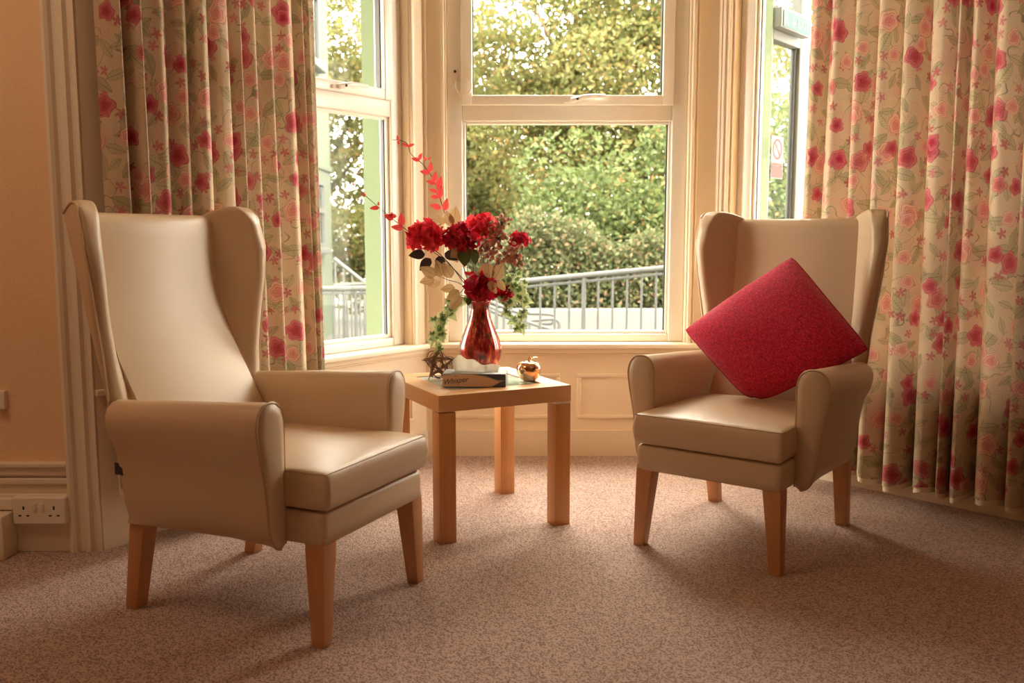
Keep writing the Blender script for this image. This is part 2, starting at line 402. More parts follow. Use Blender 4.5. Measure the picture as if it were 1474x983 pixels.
def outer(name, poly): return struct(MB().prism(poly, -.6, ZC).build(name, 'greenwall', smooth=False), 'pale green rendered outside of the bay')
g = .012
outer('wall_outer_left', [SL.p(WL[1]-g, IN), Bi, SC.p(WC[0]+g, IN), SC.p(WC[0]+g, TH+.02), mitre(SL, SC, TH+.02), SL.p(WL[1]-g, TH+.02)])
outer('wall_outer_right', [SC.p(WC[1]-g, IN), Ci, SR.p(WR[0]+g, IN), SR.p(WR[0]+g, TH+.02), mitre(SC, SR, TH+.02), SC.p(WC[1]-g, TH+.02)])
outer('wall_outer_end_left', [SL.p(.05, IN), SL.p(WL[0]+g, IN), SL.p(WL[0]+g, TH+.02), SL.p(.05, TH+.02)])
# moulded strips on the piers and round the frames
def strips(g, ss, name):
    for s, w, d in ss:
        o = MB().box(s, s+w, -d, .004, ZS, ZH, g.m).build(name, 'white', bevel=min(w, d)*.42); struct(o)
strips(SL, [(1.578, .022, .016), (1.602, .008, .007)], 'trim_1')
strips(SC, [(.082, .016, .014), (.006, .010, .006), (1.238, .018, .016), (1.262, .008, .007)], 'trim_2')
strips(SR, [(.055, .018, .016), (.030, .012, .010), (.010, .008, .005)], 'trim_3')
# window boards
def board(name, pts, z0, z1, proud):
    o = MB(); inn = [mitre_in(i, proud) for i in range(4)]; outp = [SL.p(.02, .06), mitre(SL, SC, .06), mitre(SC, SR, .06), SR.p(SR.L-.02, .06)]
    for i in range(3): o.prism([inn[i], inn[i+1], outp[i+1], outp[i]], z0, z1)
    return o
def mitre_in(i, q):
    return [SL.p(.02, -q), mitre(SL, SC, -q), mitre(SC, SR, -q), SR.p(SR.L-.02, -q)][i]
for i, (nm, z0, z1, q, m) in enumerate((('window_board', ZS-.006, ZS+.016, .055, 'white'), ('window_board_moulding', ZS-.03, ZS-.007, .028, 'cream'), ('window_board_bead', ZS-.042, ZS-.031, .012, 'cream'))):
    struct(board(nm, None, z0, z1, q).build('trim_%d' % (4+i), m, bevel=.004, smooth=False), 'white painted window board round the bay' if i == 0 else None)
# skirting of the bay and its panel mouldings
o = MB(); inn = [SL.p(0, -.014), mitre(SL, SC, -.014), mitre(SC, SR, -.014), SR.p(SR.L, -.014)]; out_ = [A, B, C, D]
for i in range(3): o.prism([inn[i], inn[i+1], out_[i+1], out_[i]], 0, .125)
struct(o.build('baseboard_bay', 'white', smooth=False), 'white painted skirting round the bay')
def panel_frame(g, s0, s1, z0, z1, name):
    w, d = .02, .009; o = MB()
    for a, b, c, e in ((s0, s1, z0, z0+w), (s0, s1, z1-w, z1), (s0, s0+w, z0+w, z1-w), (s1-w, s1, z0+w, z1-w)): o.box(a, b, -d, .002, c, e, g.m)
    struct(o.build(name, 'cream', bevel=.005, smooth=False))
panel_frame(SC, .06, .64, .18, .40, 'trim_7'); panel_frame(SC, .72, 1.30, .18, .40, 'trim_8'); panel_frame(SL, .90, 1.58, .18, .40, 'trim_9')
# left wall: tall moulded skirting and architrave
o = MB()
for z0, z1, d in ((0, .175, .022), (.175, .200, .028), (.200, .232, .016), (.232, .252, .026), (.252, .262, .012), (.262, .290, .024), (.290, .305, .034)): o.box(-3.3, -1.475, 2.97-d, 2.972, z0, z1)
struct(o.build('baseboard_left', 'white', bevel=.003, smooth=False), 'tall moulded white skirting on the left wall')
prof = [(-1.475, 0), (-1.475, .030), (-1.462, .036), (-1.452, .030), (-1.446, .016), (-1.432, .014), (-1.424, .024), (-1.408, .026), (-1.400, .012), (-1.392, .010), (-1.386, .018), (-1.376, .018), (-1.372, 0), (-1.372, -.09), (-1.475, -.02)]
struct(MB().prism([(x, 2.97-d) for x, d in prof], 0, ZC).build('trim_10', 'white', smooth=False), 'moulded white architrave at the edge of the bay')
struct(MB().prism([(-1.376, 2.975), (-1.372, 2.96), (-1.285, 3.075), (-1.30, 3.09)], 0, ZC).build('trim_11', 'cream', smooth=False), 'plain cream lining beside the architrave')

# ------------------------------------------------------------------ windows
def window(name, g, s0, s1, label, hs, lock=False, q0=.045, fixed=False):
    root = struct(empty(name, (g.p((s0+s1)/2, q0).x, g.p((s0+s1)/2, q0).y, ZS)), label)
    inv = Matrix.Translation(-Vector(root.location)) @ g.m
    zt0, zt1 = (1.584, 1.657) if not fixed else (ZH-.072, ZH-.07); F = .072; q1 = q0+.068
    def bar(a, b, c, d, p0, p1, nm, mt='pvc', bev=.006): return MB().box(a, b, p0, p1, c, d, inv).build(nm, mt, root, bevel=bev, smooth=False)
    b0 = ZS+.016
    for a in ((s0, s0+F, b0, ZH), (s1-F, s1, b0, ZH), (s0+F, s1-F, b0, b0+.038), (s0+F, s1-F, ZH-F, ZH), (s0+F, s1-F, zt0, zt1)): bar(*a, q0, q1, 'frame')
    # glazing beads of the lower light
    for a in ((s0+F, s0+F+.014, b0+.038, zt0), (s1-F-.014, s1-F, b0+.038, zt0), (s0+F+.014, s1-F-.014, b0+.038, b0+.052), (s0+F+.014, s1-F-.014, zt0-.012, zt0)): bar(*a, q0+.016, q1-.006, 'glazing_bead', bev=.004)
    for a in ((s0+F+.014, s0+F+.018, b0+.052, zt0-.012), (s1-F-.019, s1-F-.014, b0+.052, zt0-.012)): bar(*a, q0+.03, q1-.02, 'gasket', 'dark', 0)
    bar(s0+F, s1-F, b0+.038, zt0, q0+.044, q0+.050, 'pane', 'pane', 0)
    if fixed: return root
    # opening sash above the transom
    T = .052; a0, a1, c0, c1 = s0+F-.004, s1-F+.004, zt1-.002, ZH-F+.004
    for a in ((a0, a0+T, c0, c1), (a1-T, a1, c0, c1), (a0+T, a1-T, c0, c0+T-.006), (a0+T, a1-T, c1-T, c1)): bar(*a, q0-.016, q1-.014, 'sash')
    for a in ((a0+T, a0+T+.005, c0+T, c1-T), (a1-T-.005, a1-T, c0+T, c1-T)): bar(*a, q0+.01, q1-.03, 'gasket', 'dark', 0)
    bar(a0+T, a1-T, c0+T-.006, c1-T, q0+.024, q0+.030, 'pane', 'pane', 0)
    # cockspur handle
    h = empty('handle', (0, 0, 0)); h.parent = root
    zc = c0+.020
    bar(hs-.062, hs-.010, zc-.012, zc+.006, q0-.026, q0-.016, 'handle_base', bev=.004).parent = h
    pth = [inv @ Vector((hs+dx, q0-.03-dq, zc+dz)) for dx, dq, dz in ((-.03, 0, -.002), (0, .006, .006), (.03, .010, .014), (.06, .012, .017), (.125, .012, .017))]
    MB().tube(spline(pth, 5), lambda t: .0125*(1-.3*t), 8).build('lever', 'pvc', h)
    MB().lathe([(.0, 0), (.0055, 0), (.0055, .004), (0, .004)], 12).build('key_hole', 'dark', h).matrix_local = Matrix.Translation(inv @ Vector((hs-.004, q0-.046, zc+.004))) @ Matrix.Rotation(R(90), 4, 'X')
    if lock:
        s = s0+.040; z = zt1+.105
        bar(s-.013, s+.013, z-.004, z+.060, q0-.012, q0, 'restrictor_lock', 'plastic', .004)
        bar(s+.058, s+.078, z+.0, z+.062, q0-.026, q0-.016, 'restrictor_plate', 'plastic', .003)
        MB().tube(spline([inv @ Vector(p) for p in ((s, q0-.012, z), (s+.004, q0-.016, z-.03), (s+.03, q0-.022, z-.062), (s+.06, q0-.026, z-.058), (s+.076, q0-.026, z-.025), (s+.070, q0-.024, z+.004))], 6), .0032, 6).build('restrictor_cable', 'plastic', root)
        MB().lathe([(.0, 0), (.007, 0), (.007, .003), (0, .003)], 12).build('key_hole', 'dark', root).matrix_local = Matrix.Translation(inv @ Vector((s, q0-.012, z+.046))) @ Matrix.Rotation(R(90), 4, 'X')
    return root
window('window_1', SC, *WC, 'white plastic window in the middle of the bay with a cable lock', .106+.61, True)
window('window_2', SL, *WL, 'white plastic window on the left side of the bay', 1.20)
window('window_3', SR, *WR, 'white plastic window on the right side of the bay', .75, fixed=True)
for g, w in ((SL, WL), (SC, WC), (SR, WR)):   # light portals mark the openings for the sampler
    c = g.p((w[0]+w[1])/2, .30); o = area('window_portal', (c.x, c.y, (ZS+ZH)/2), w[1]-w[0]+.15, 1, (1, 1, 1), size_y=ZH-ZS+.1)
    o.data.cycles.is_portal = True
    d = Vector((-g.n.x, -g.n.y, 0)); o.rotation_euler = d.to_track_quat('-Z', 'Y').to_euler()

# ================================================================== WING CHAIRS
yF = lambda z: lerp(z, [(.25, .17), (.42, .185), (.46, .205), (.52, .238), (.58, .272), (.65, .312), (.71, .345), (.77, .370), (.83, .390), (.90, .404), (.98, .412), (1.12, .418)])
yR = lambda z: lerp(z, [(.25, .288), (.40, .300), (.56, .338), (.72, .385), (.88, .425), (1.0, .452), (1.12, .476)])
xo = lambda z: lerp(z, [(.50, .305), (.58, .315), (.70, .327), (.84, .348), (.95, .360), (1.04, .367), (1.12, .358)])
yf = lambda z: lerp(z, [(.50, .28), (.58, .285), (.70, .292), (.84, .292), (.95, .284), (1.04, .284), (1.12, .300)])
topz = lambda s: lerp(s, [(-.2, 1.100), (0, 1.108), (.1, 1.113), (.2, 1.119), (.3, 1.126), (.4, 1.133), (.5, 1.138), (.6, 1.139), (.68, 1.137), (.76, 1.129), (.83, 1.117), (.89, 1.103), (.94, 1.087), (.97, 1.075), (1, 1.058)])
def roundpoly(P, r, n=4):
    out = []
    for i in range(len(P)):
        a, b, c = Vector(P[i-1]), Vector(P[i]), Vector(P[(i+1) % len(P)])
        u, w = (a-b), (c-b); ru = min(r, u.length*.45); rw = min(r, w.length*.45); p, q = b+u.normalized()*ru, b+w.normalized()*rw
        for k in range(n+1):
            t = k/n; out.append(p*(1-t)**2+b*2*t*(1-t)+q*t*t)
    return out
def resample(P, n):
    P = list(P)+[P[0]]; d = [0]
    for a, b in zip(P, P[1:]): d.append(d[-1]+(b-a).length)
    t = np.linspace(0, d[-1], n, endpoint=False); return [Vector((float(np.interp(k, d, [p.x for p in P])), float(np.interp(k, d, [p.y for p in P])))) for k in t]
def wing_ring(t, sg, zb=.56, shrink=0, lift=0):
    zn = zb+t*(1.125-zb); ib = (.205, yF(zn)+.028); f = (xo(zn)-.046, yf(zn)+.002); of = (xo(zn), yf(zn)+.022); ob = (.272+.03*(zn-.5), yR(zn)-.004)
    mi = ((ib[0]+f[0])/2+.010, (ib[1]+f[1])/2+.004); mo = ((of[0]+ob[0])/2+.004, (of[1]+ob[1])/2)
    P = resample(roundpoly([ib, mi, f, of, mo, ob], .022), 54); c = sum((Vector(p) for p in P), Vector((0, 0)))/len(P); yb, y0 = ob[1], f[1]; out = []
    for p in P:
        q = p+(c-p)*shrink; s = (yb-q.y)/(yb-y0); out.append((sg*q.x, q.y, zb+t*(topz(s)-zb)+lift))
    return out
def armprof(k=0):
    pts = [(.252, .262), (.250, .35), (.250, .45), (.2495, .55), (.251, .59), (.262, .620), (.282, .634), (.302, .637), (.324, .632), (.342, .615), (.351, .588), (.351, .560), (.345, .520), (.336, .475), (.326, .42), (.320, .36), (.316, .315), (.306, .280), (.290, .260), (.270, .252)]
    return pts
def make_chair(label, loc, rz, tagged=False):
    root = tag(empty('wing_armchair', loc, rz), label, 'armchair', 'wing armchairs in the bay')
    # upholstered base
    def base(u, v):
        return None
    b = MB(); P = roundpoly([(-.252, -.345), (.252, -.345), (.255, .28), (-.255, .28)], .022, 3)
    rings = []
    for z, s in ((.268, .985), (.272, 1), (.300, 1.0), (.335, 1.0), (.348, .992), (.353, .97)):
        rings.append([(p.x*s, p.y*s if p.y < 0 else p.y, z+(.010*(abs(p.x)/.25)**2-.010 if z < .28 and p.y < -.2 else 0)) for p in P])
    b.loft(rings).build('seat_base', 'leather', root, angle=60)
    # loose seat cushion with a crowned top
    n = 14; m = MB(); x0, x1, ya, yb = -.253, .253, -.356, .215
    def side(u): return x0+(x1-x0)*u
    nz = 4; rings = []
    loop = [(i/n, 0) for i in range(n)]+[(1, j/n) for j in range(n)]+[(1-i/n, 1) for i in range(n)]+[(0, 1-j/n) for j in range(n)]
    def cpt(u, v, w):
        U, V = 2*u-1, 2*v-1; bul = .010*math.sin(math.pi*w); crown = .022*(1-U*U)*(1-V**4)
        x = x0+(x1-x0)*u+U*bul*.6; y = ya+(yb-ya)*v+V*bul; z = .358+w*(.094+.008*(1-v))+w*w*crown*(1 if w > .99 else .6)
        wr = .0022*math.sin(38*u+9*math.sin(7*v))*math.exp(-((v-.15)/.25)**2)*(w > .99)
        return (x, y, z+wr)
    for k in range(nz+1): rings.append([cpt(u, v, k/nz) for u, v in loop])
    m.loft(rings, cap=False)
    m.grid(lambda u, v: cpt(u, v, 1), n, n); m.grid(lambda u, v: cpt(u, v, 0), n, n)
    me = m.mesh('seat_cushion', 'leather'); bm = bmesh.new(); bm.from_mesh(me); bmesh.ops.remove_doubles(bm, verts=bm.verts, dist=.0008); bmesh.ops.recalc_face_normals(bm, faces=bm.faces); bm.to_mesh(me); bm.free()
    cu = link('seat_cushion', me, root, bevel=.013, seg=3)
    MB().tube([(cpt(u, v, 1)[0], cpt(u, v, 1)[1]+.001, cpt(u, v, 1)[2]-.004) for u, v in [(0, .5-.05*i) for i in range(11)]+[(i/12, 0) for i in range(1, 13)]+[(1, .05*i) for i in range(1, 11)]], .0016, 6).build('seam', 'piping', cu)
    # backrest
    zs = [.27, .40, .46, .52, .58, .64, .70, .76, .83, .90, .98, 1.05, 1.085]
    rings = []
    for i in range(13):
        x = -.238+.476*i/12; bl = .020*(1-(x/.238)**2)
        r = [(x, yF(z)-bl*min(1, max(0, (z-.4)/.1)), z) for z in zs]
        r += [(x, .422-bl*.8, 1.106), (x, .436, 1.116), (x, .456, 1.113), (x, .468, 1.098)]
        r += [(x, yR(z), z) for z in reversed([.262, .42, .58, .72, .88, 1.0, 1.07])]
        rings.append(r)
    MB().loft(rings).build('backrest', 'leather', root, angle=70)
    for sg in (1, -1):
        # wing
        T = [0, .06, .15, .25, .35, .45, .55, .65, .75, .85, .93, .975, 1]
        rg = [wing_ring(t, sg) for t in T]+[wing_ring(1, sg, shrink=.25, lift=.006), wing_ring(1, sg, shrink=.65, lift=.008)]
        wg = MB().loft(rg).build('wing', 'leather', root, angle=75)
        idx = max(range(54), key=lambda i: sg*rg[6][i][0]-rg[6][i][1]*.9); iend = max(range(54), key=lambda i: sg*rg[6][i][0]*.5+rg[6][i][1])
        path = [rg[k][idx] for k in range(len(T))]
        pth = [(p[0]+sg*.001, p[1]-.002, p[2]) for p in path]+[(rg[len(T)-1][i][0], rg[len(T)-1][i][1], rg[len(T)-1][i][2]+.001) for i in (range(idx+1, iend+1) if iend > idx else range(idx-1, iend-1, -1))]
        MB().tube(pth, .0038, 6).build('piping', 'leather', wg)
        # arm
        pr = armprof(); rings = []
        for y, k in ((-.224, 0), (-.20, 0), (-.08, .25), (.06, .5), (.17, .75), (.284, 1)):
            ring = []
            for x, z in pr:
                zz = z-(.030*k if z > .5 else 0)*((z-.5)/.137 if z > .5 else 0); xx = x
                if z < .30: zz = z+.012*math.sin(math.pi*min(1, (y+.224)/.12)/2)*(1-k)
                yy = y+(k*.010*(z-.25)/.38 if k > .4 else 0)
                if x > .3 and k > .5: xx = x-.022*(k-.5)*2*(1 if z < .5 else .5)
                ring.append((sg*xx, yy, zz))
            rings.append(ring)
        ar = MB().loft(rings).build('arm', 'leather', root, angle=60)
        cx, cz = .295, .45
        f0 = [(sg*x, -.224, z) for x, z in pr]; f1 = [(sg*(x+(cx-x)*.10), -.231, z+(cz-z)*.02) for x, z in pr]; f2 = [(sg*(x+(cx-x)*.5), -.234, z+(cz-z)*.15) for x, z in pr]
        MB().loft([f0, f1, f2]).build('arm_front_panel', 'leather', ar, angle=70)
        MB().tube(spline([(sg*x, -.226, z) for x, z in pr], 3), .0036, 6).build('piping', 'piping', ar)
    for sg in (1, -1):
        for top, foot, w0, w1 in (((.220, -.312), (.240, -.322), .058, .038), ((.252, .258), (.250, .310), .054, .042)):
            rg = []
            for t, ww in ((0, w0), (.12, w0), (1, w1)):
                cx, cy = top[0]+(foot[0]-top[0])*t, top[1]+(foot[1]-top[1])*t; h = ww/2; z = .285*(1-t)
                rg.append([(sg*cx+a*h, cy+c*h, z) for a, c in ((-1, -1), (1, -1), (1, 1), (-1, 1))])
            MB().loft(rg).build('leg', 'legwood', root, bevel=.003, smooth=False)
    if tagged:
        t = MB().box(-.305, -.302, .278, .306, .400, .432).build('label_tag', 'dark', root); t['label'] = 'small black fabric tag'
    return root
make_chair('beige leather wing armchair in front of the left curtain, its seat empty', (-.6875, 2.597, 0), R(65.9), True)
make_chair('beige leather wing armchair by the right curtain, holding the red cushion', (.827, 3.143, 0), R(-36.7))
# red cushion on the right chair, in that chair's directions
ch = Matrix.Translation((.827, 3.143, 0)) @ Matrix.Rotation(R(-36.7), 4, 'Z')
def pillow():
    Pt, Pl, Pr, Pb = (ch @ Vector(p) for p in ((.045, .262, .978), (-.300, .10, .700), (.376, .100, .676), (.004, .035, .452)))
    nrm = -((Pr-Pl).cross(Pt-Pb)).normalized()
    if nrm.y > 0: nrm = -nrm
    n = 34; V = []; UV = []
    def pt(u, v, side):
        U, Vv = 2*u-1, 2*v-1
        pin = .010                                     # sides bow inwards between the corners
        uu = u+pin*U*-(1-Vv*Vv)*.5*abs(U)**3; vv = v+pin*Vv*-(1-U*U)*.5*abs(Vv)**3
        ck = (abs(U*Vv)**5)*(.15 if U+Vv < -1 else .028); uu, vv = uu+(.5-uu)*ck, vv+(.5-vv)*ck
        p = Pb*(1-uu)*(1-vv)+Pr*uu*(1-vv)+Pl*(1-uu)*vv+Pt*uu*vv
        h = .098*(max(0, 1-U*U)**.5)*(max(0, 1-Vv*Vv)**.5)+.004
        wr = .004*math.sin(9*u+4*v)*math.sin(7*v)*(1-U*U)*(1-Vv*Vv)
        k = math.exp(-((u*u+v*v)/.03)); wr += .012*k*math.sin(40*(u-v))*(u*v*40 if u*v < .025 else 1)
        return p+nrm*side*(h+wr)
    mb = MB(); mb.grid(lambda u, v: pt(u, v, 1), n, n); mb.grid(lambda u, v: pt(u, v, -.75), n, n)
    me = bpy.data.meshes.new('cover'); me.from_pydata(mb.v, [], mb.f); me.materials.append(M['redweave'])
    uvl = me.uv_layers.new(name='UVMap'); k = (n+1)**2
    for lp in me.loops:
        i = lp.vertex_index % k; uvl.data[lp.index].uv = ((i % (n+1))/n*.46, (i//(n+1))/n*.46)
    bm = bmesh.new(); bm.from_mesh(me); bmesh.ops.remove_doubles(bm, verts=bm.verts, dist=.0005); bmesh.ops.recalc_face_normals(bm, faces=bm.faces); bm.to_mesh(me); bm.free()
    me.polygons.foreach_set('use_smooth', [True]*len(me.polygons))
    root = tag(empty('cushion', (Pb.x, Pb.y, Pb.z)), 'square red woven cushion standing on one corner on the right armchair', 'cushion')
    inv = Matrix.Translation(-Pb)
    me.transform(inv); link('cover', me, root)
    edge = [inv @ pt(u, v, 0) for u, v in [(i/24, 0) for i in range(24)]+[(1, i/24) for i in range(24)]+[(1-i/24, 1) for i in range(24)]+[(0, 1-i/24) for i in range(24)]]
    MB().tube(edge, .0035, 6, loop=True).build('seam', 'crimson', root)
pillow()

# ================================================================== SIDE TABLE AND WHAT STANDS ON IT
TZ = .517
tb = tag(empty('side_table', (-.132, 3.36, 0), R(26.6)), 'square beech side table with a glass inset between the two armchairs', 'side table')
hw = .2575; fr = .082; ap = .058
for i in range(4):
    me = MB().prism([(-hw, -hw), (hw, -hw), (hw-fr, -hw+fr), (-hw+fr, -hw+fr)], TZ-ap, TZ).mesh('top_rail', 'beech_top', smooth=False)
    link('top_rail', me, tb, bevel=.0015).rotation_euler = (0, 0, i*math.pi/2)
MB().box(-hw+fr-.004, hw-fr+.004, -hw+fr-.004, hw-fr+.004, TZ-.012, TZ-.003).build('glass_inset', 'tableglass', tb, smooth=False)
lg = MB().box(-.031, .031, -.031, .031, 0, TZ-ap-.003).mesh('leg', 'beech', smooth=False)
for sx, sy in ((-1, -1), (1, -1), (1, 1), (-1, 1)):
    link('leg', lg, tb, bevel=.0015).location = (sx*(hw-.032), sy*(hw-.032), 0)
MB().box(hw-.064, hw+.0006, -hw-.0006, -hw+.03, TZ-ap-.0075, TZ-ap-.0005).build('joint_strip', 'white', tb, smooth=False)['label'] = 'pale worn strip at the top of a leg'

# tissue box
bx = tag(empty('tissue_box', (-.132, 3.255, TZ), R(-3)), 'flat tissue box with peach and navy print and a tissue pulled out', 'tissue box')
MB().box(-.113, .113, -.055, .055, 0, .047).build('carton', 'boxgrey', bx, bevel=.0012, smooth=False)
MB().add([(-.112, -.0556, .001), (.062, -.0556, .001), (.092, -.0556, .017), (.055, -.0556, .032), (.0, -.0556, .044), (-.075, -.0556, .044), (-.112, -.0556, .038)], [(0, 1, 2, 3, 4, 5, 6)]).build('front_print', 'boxpink', bx, smooth=False)
MB().add([(.062, -.0558, .001), (.112, -.0558, .001), (.112, -.0558, .024), (.095, -.0558, .019)], [(0, 1, 2, 3)]).add([(-.01, -.0558, .0455), (.112, -.0558, .0455), (.112, -.0558, .024), (.082, -.0558, .026), (.04, -.0558, .040)], [(0, 1, 2, 3, 4)]).build('navy_print', 'navy', bx, smooth=False)
text('Whisper', .026, 'ink', bx, Matrix.Translation((-.068, -.0562, .021)) @ Matrix.Rotation(R(8), 4, 'Y').inverted() @ Matrix.Rotation(R(90), 4, 'X'), shear=.45)
MB().add([(-.073, -.0562, .038), (-.066, -.0562, .0405), (-.059, -.0562, .038), (-.066, -.0562, .0385)], [(0, 1, 2, 3)]).build('emblem', 'ink', bx, smooth=False)
def tis(u, v):
    x = -.075+.155*u; fold = .018*math.sin(7*u+1)*v+.006*math.sin(19*u)*v
    z = .046+v*(.024+.034*math.exp(-((u-.16)/.17)**2)+.018*math.exp(-((u-.45)/.2)**2)+.004*math.sin(17*u)); return (x+.018*v*(u-.5), .002+fold-.020*v*(1-u), z)
t_ = MB().grid(tis, 22, 8).build('tissue', 'tissue', bx, fix=False); sm = t_.modifiers.new('thick', 'SOLIDIFY'); sm.thickness = .0015
# vase
VX, VY = -.125, 3.545
vz_ = [(.0, 0), (.048, 0), (.055, .006), (.068, .03), (.079, .06), (.0835, .085), (.081, .11), (.072, .14), (.060, .17), (.048, .20), (.039, .225), (.0355, .245), (.0365, .262), (.041, .278), (.043, .282), (.040, .282), (.035, .264), (.033, .245), (.040, .20), (.060, .14), (.0, .02)]
rings = []; nn = 72
for r, z in vz_: rings.append([(r*(1+.012*math.cos(24*2*math.pi*k/nn))*math.cos(2*math.pi*k/nn), r*(1+.012*math.cos(24*2*math.pi*k/nn))*math.sin(2*math.pi*k/nn), z) for k in range(nn)])
vs_ = tag(MB().loft(rings).build('vase', 'vase', angle=60), 'red and amber mercury glass vase with faint ribs holding the flowers', 'vase'); vs_.location = (VX, VY, TZ)
# apple
apo = tag(empty('apple_ornament', (.062, 3.335, TZ)), 'shiny rose gold apple ornament at the right of the tissue box', 'ornament')
MB().lathe([(0, .004), (.012, .001), (.022, 0), (.034, .010), (.042, .026), (.0455, .042), (.044, .056), (.036, .068), (.024, .073), (.012, .070), (.004, .062), (0, .060)], 40).build('apple_body', 'rosegold', apo, angle=70)
MB().tube(spline([(0, 0, .060), (.001, 0, .075), (.006, 0, .088)], 5), lambda t: .0035+.0025*t, 8).build('stalk', 'rosegold', apo)
MB().grid(lambda u, v: (.004+.032*u, (v-.5)*.018*math.sin(math.pi*min(.98, u+.03)), .078+.010*math.sin(2.2*u)+.004*abs(v-.5)), 8, 4).build('apple_leaf', 'rosegold', apo, fix=False)
# wicker star
stx = tag(empty('wicker_star', (-.275, 3.395, TZ)), 'brown twig star ornament left of the vase', 'ornament')
def starpt(a, tip): r = .062 if tip else .030; return Vector((r*math.cos(a), 0, .056+r*math.sin(a)))
rr = random.Random(3); tw = MB(); base = []
for k in range(5): base += [starpt(R(90+72*k), True), starpt(R(126+72*k), False)]
for j in range(5):
    y = (-.020, -.010, 0, .010, .020)[j]; kk = 1-.06*abs(j-2)
    tw.tube([Vector((p.x*kk+rr.uniform(-.003, .003), y+rr.uniform(-.004, .004), .056+(p.z-.056)*kk+rr.uniform(-.003, .003))) for p in base], .0022, 5, loop=True)
for k in range(70):
    a, c = rr.choice(base), rr.choice(base); y0, y1 = rr.uniform(-.026, .026), rr.uniform(-.026, .026)
    f = rr.uniform(.55, 1); m_ = (a+c)/2+Vector((rr.uniform(-.008, .008), 0, rr.uniform(-.008, .008)))
    cen = Vector((0, 0, .056)); tw.tube(spline([cen+(a-cen)*f+Vector((0, y0, 0)), m_+Vector((0, (y0+y1)/2+rr.uniform(-.01, .01), 0)), cen+(c-cen)*f+Vector((0, y1, 0))], 4), .0018, 4)
tw.build('twigs', 'wicker', stx)

# ------------------------------------------------------------------ artificial flowers
MOUTH = Vector((VX, VY, TZ+.27))
def leafmesh(name, mat, L, Wd, curl=.12, fold=.15, n=8, tipk=1.0):
    def f(u, v):
        w = Wd*(math.sin(math.pi*min(1, u**.75))**.8)*(1-.15*u*tipk); y = (v-.5)*w
        return (L*u, y, curl*L*math.sin(2.4*u)*.5+abs(v-.5)*fold*w)
    return MB().grid(f, n, 4).mesh(name, mat, fix=False)
LM = {'red': leafmesh('leaf', 'redleaf', .034, .018), 'gold': leafmesh('leaf', 'goldleaf', .070, .046, .2), 'dark': leafmesh('leaf', 'darkleaf', .055, .036, .3), 'green': leafmesh('leaf', 'greenleaf', .075, .058, .2)}
_iv = []
for k in range(5):
    pass
ivy_out = [(0, -.002), (.006, -.010), (.013, -.010), (.011, -.003), (.022, .004), (.012, .009), (.009, .014), (0, .032), (-.009, .014), (-.012, .009), (-.022, .004), (-.011, -.003), (-.013, -.010), (-.006, -.010)]
LM['ivy'] = MB().add([(0, .006, .003)]+[(x, y, -.002*(abs(x)+abs(y))/.02) for x, y in ivy_out], [(0, i+1, (i+1) % 14+1) for i in range(14)]).mesh('leaf', 'ivy', smooth=False, fix=False)
def put_leaf(kind, parent, origin, p, direction, face=None, scale=1.0, roll=0):
    d = Vector(direction).normalized(); f = Vector(face) if face else Vector((0, -1, .25))
    z = f-d*f.dot(d); z = d.orthogonal() if z.length < 1e-4 else z
    z.normalize(); y = z.cross(d)
    m = Matrix((d, y, z)).transposed() if kind != 'ivy' else Matrix((-y, d, z)).transposed()
    o = link('leaf', LM[kind], parent)
    o.matrix_local = Matrix.Translation(Vector(p)-origin) @ m.to_4x4() @ Matrix.Rotation(roll, 4, 'X' if kind != 'ivy' else 'Y') @ Matrix.Scale(scale, 4)
    return o
def stem_root(name, label, cat, group=None, origin=MOUTH): return tag(empty(name, origin), label, cat, group)
def add_stem(root, path, r0=.0022, r1=.0014, mat='stem'):
    o = Vector(root.location); return MB().tube([Vector(p)-o for p in spline(path, 5)], lambda t: r0+(r1-r0)*t, 6).build('stem', mat, root)
def head(root, c, r, mat, n, seed, squash=.85):
    q = random.Random(seed); mb = MB(); o = Vector(root.location); c = Vector(c)-o
    for i in range(n):
        z = 1-1.75*(i+.5)/n; ph = i*2.39996+q.uniform(-.3, .3); s = math.sqrt(max(0, 1-z*z)); nd = Vector((s*math.cos(ph), s*math.sin(ph), z*squash))
        for layer in (0, 1):
            rad = r*(.86 if layer == 0 else .55)*q.uniform(.78, 1.22); p = c+nd*rad*(1+.16*math.sin(3*ph+seed)*math.sin(4*z+seed)); nd = (nd+Vector((q.gauss(0, .38), q.gauss(0, .38), q.gauss(0, .38)))).normalized()
            t = nd.orthogonal().normalized(); t = Matrix.Rotation(q.uniform(0, 6.28), 3, nd) @ t; bta = nd.cross(t); sz = r*q.uniform(.42, .58); k1, k2 = q.uniform(0, 6), q.uniform(.1, .28)
            def f(u, v):
                a, b = (u-.5)*2, (v-.5)*2; rr_ = math.hypot(a, b); m = max(abs(a), abs(b)); sc = m/rr_ if rr_ > 1e-6 else 1
                a, b = a*sc, b*sc; cup = .35*(a*a+b*b)+k2*math.sin(4*math.atan2(b, a)+k1)*m*m
                return p+(t*a+bta*b)*sz*(.66+.20*math.sin(5*math.atan2(b, a)+k1))+nd*sz*cup*.75
            mb.grid(f, 4, 4)
    o_ = mb.build('flower_head', mat, root, fix=False, angle=80); return o_
def bloom(px, py, Y, r, mat, label, seed, n=34, via=None):
    root = stem_root('hydrangea_stem', label, 'flower', 'artificial hydrangeas in the vase'); c = at(px, py, Y)
    add_stem(root, [MOUTH+Vector((0, 0, -.12)), MOUTH+Vector((0, 0, .01)), MOUTH*.45+c*.55+Vector((0, 0, .01)), c-Vector((0, 0, r*.5))]); head(root, c, r, mat, n, seed)
    return root, c
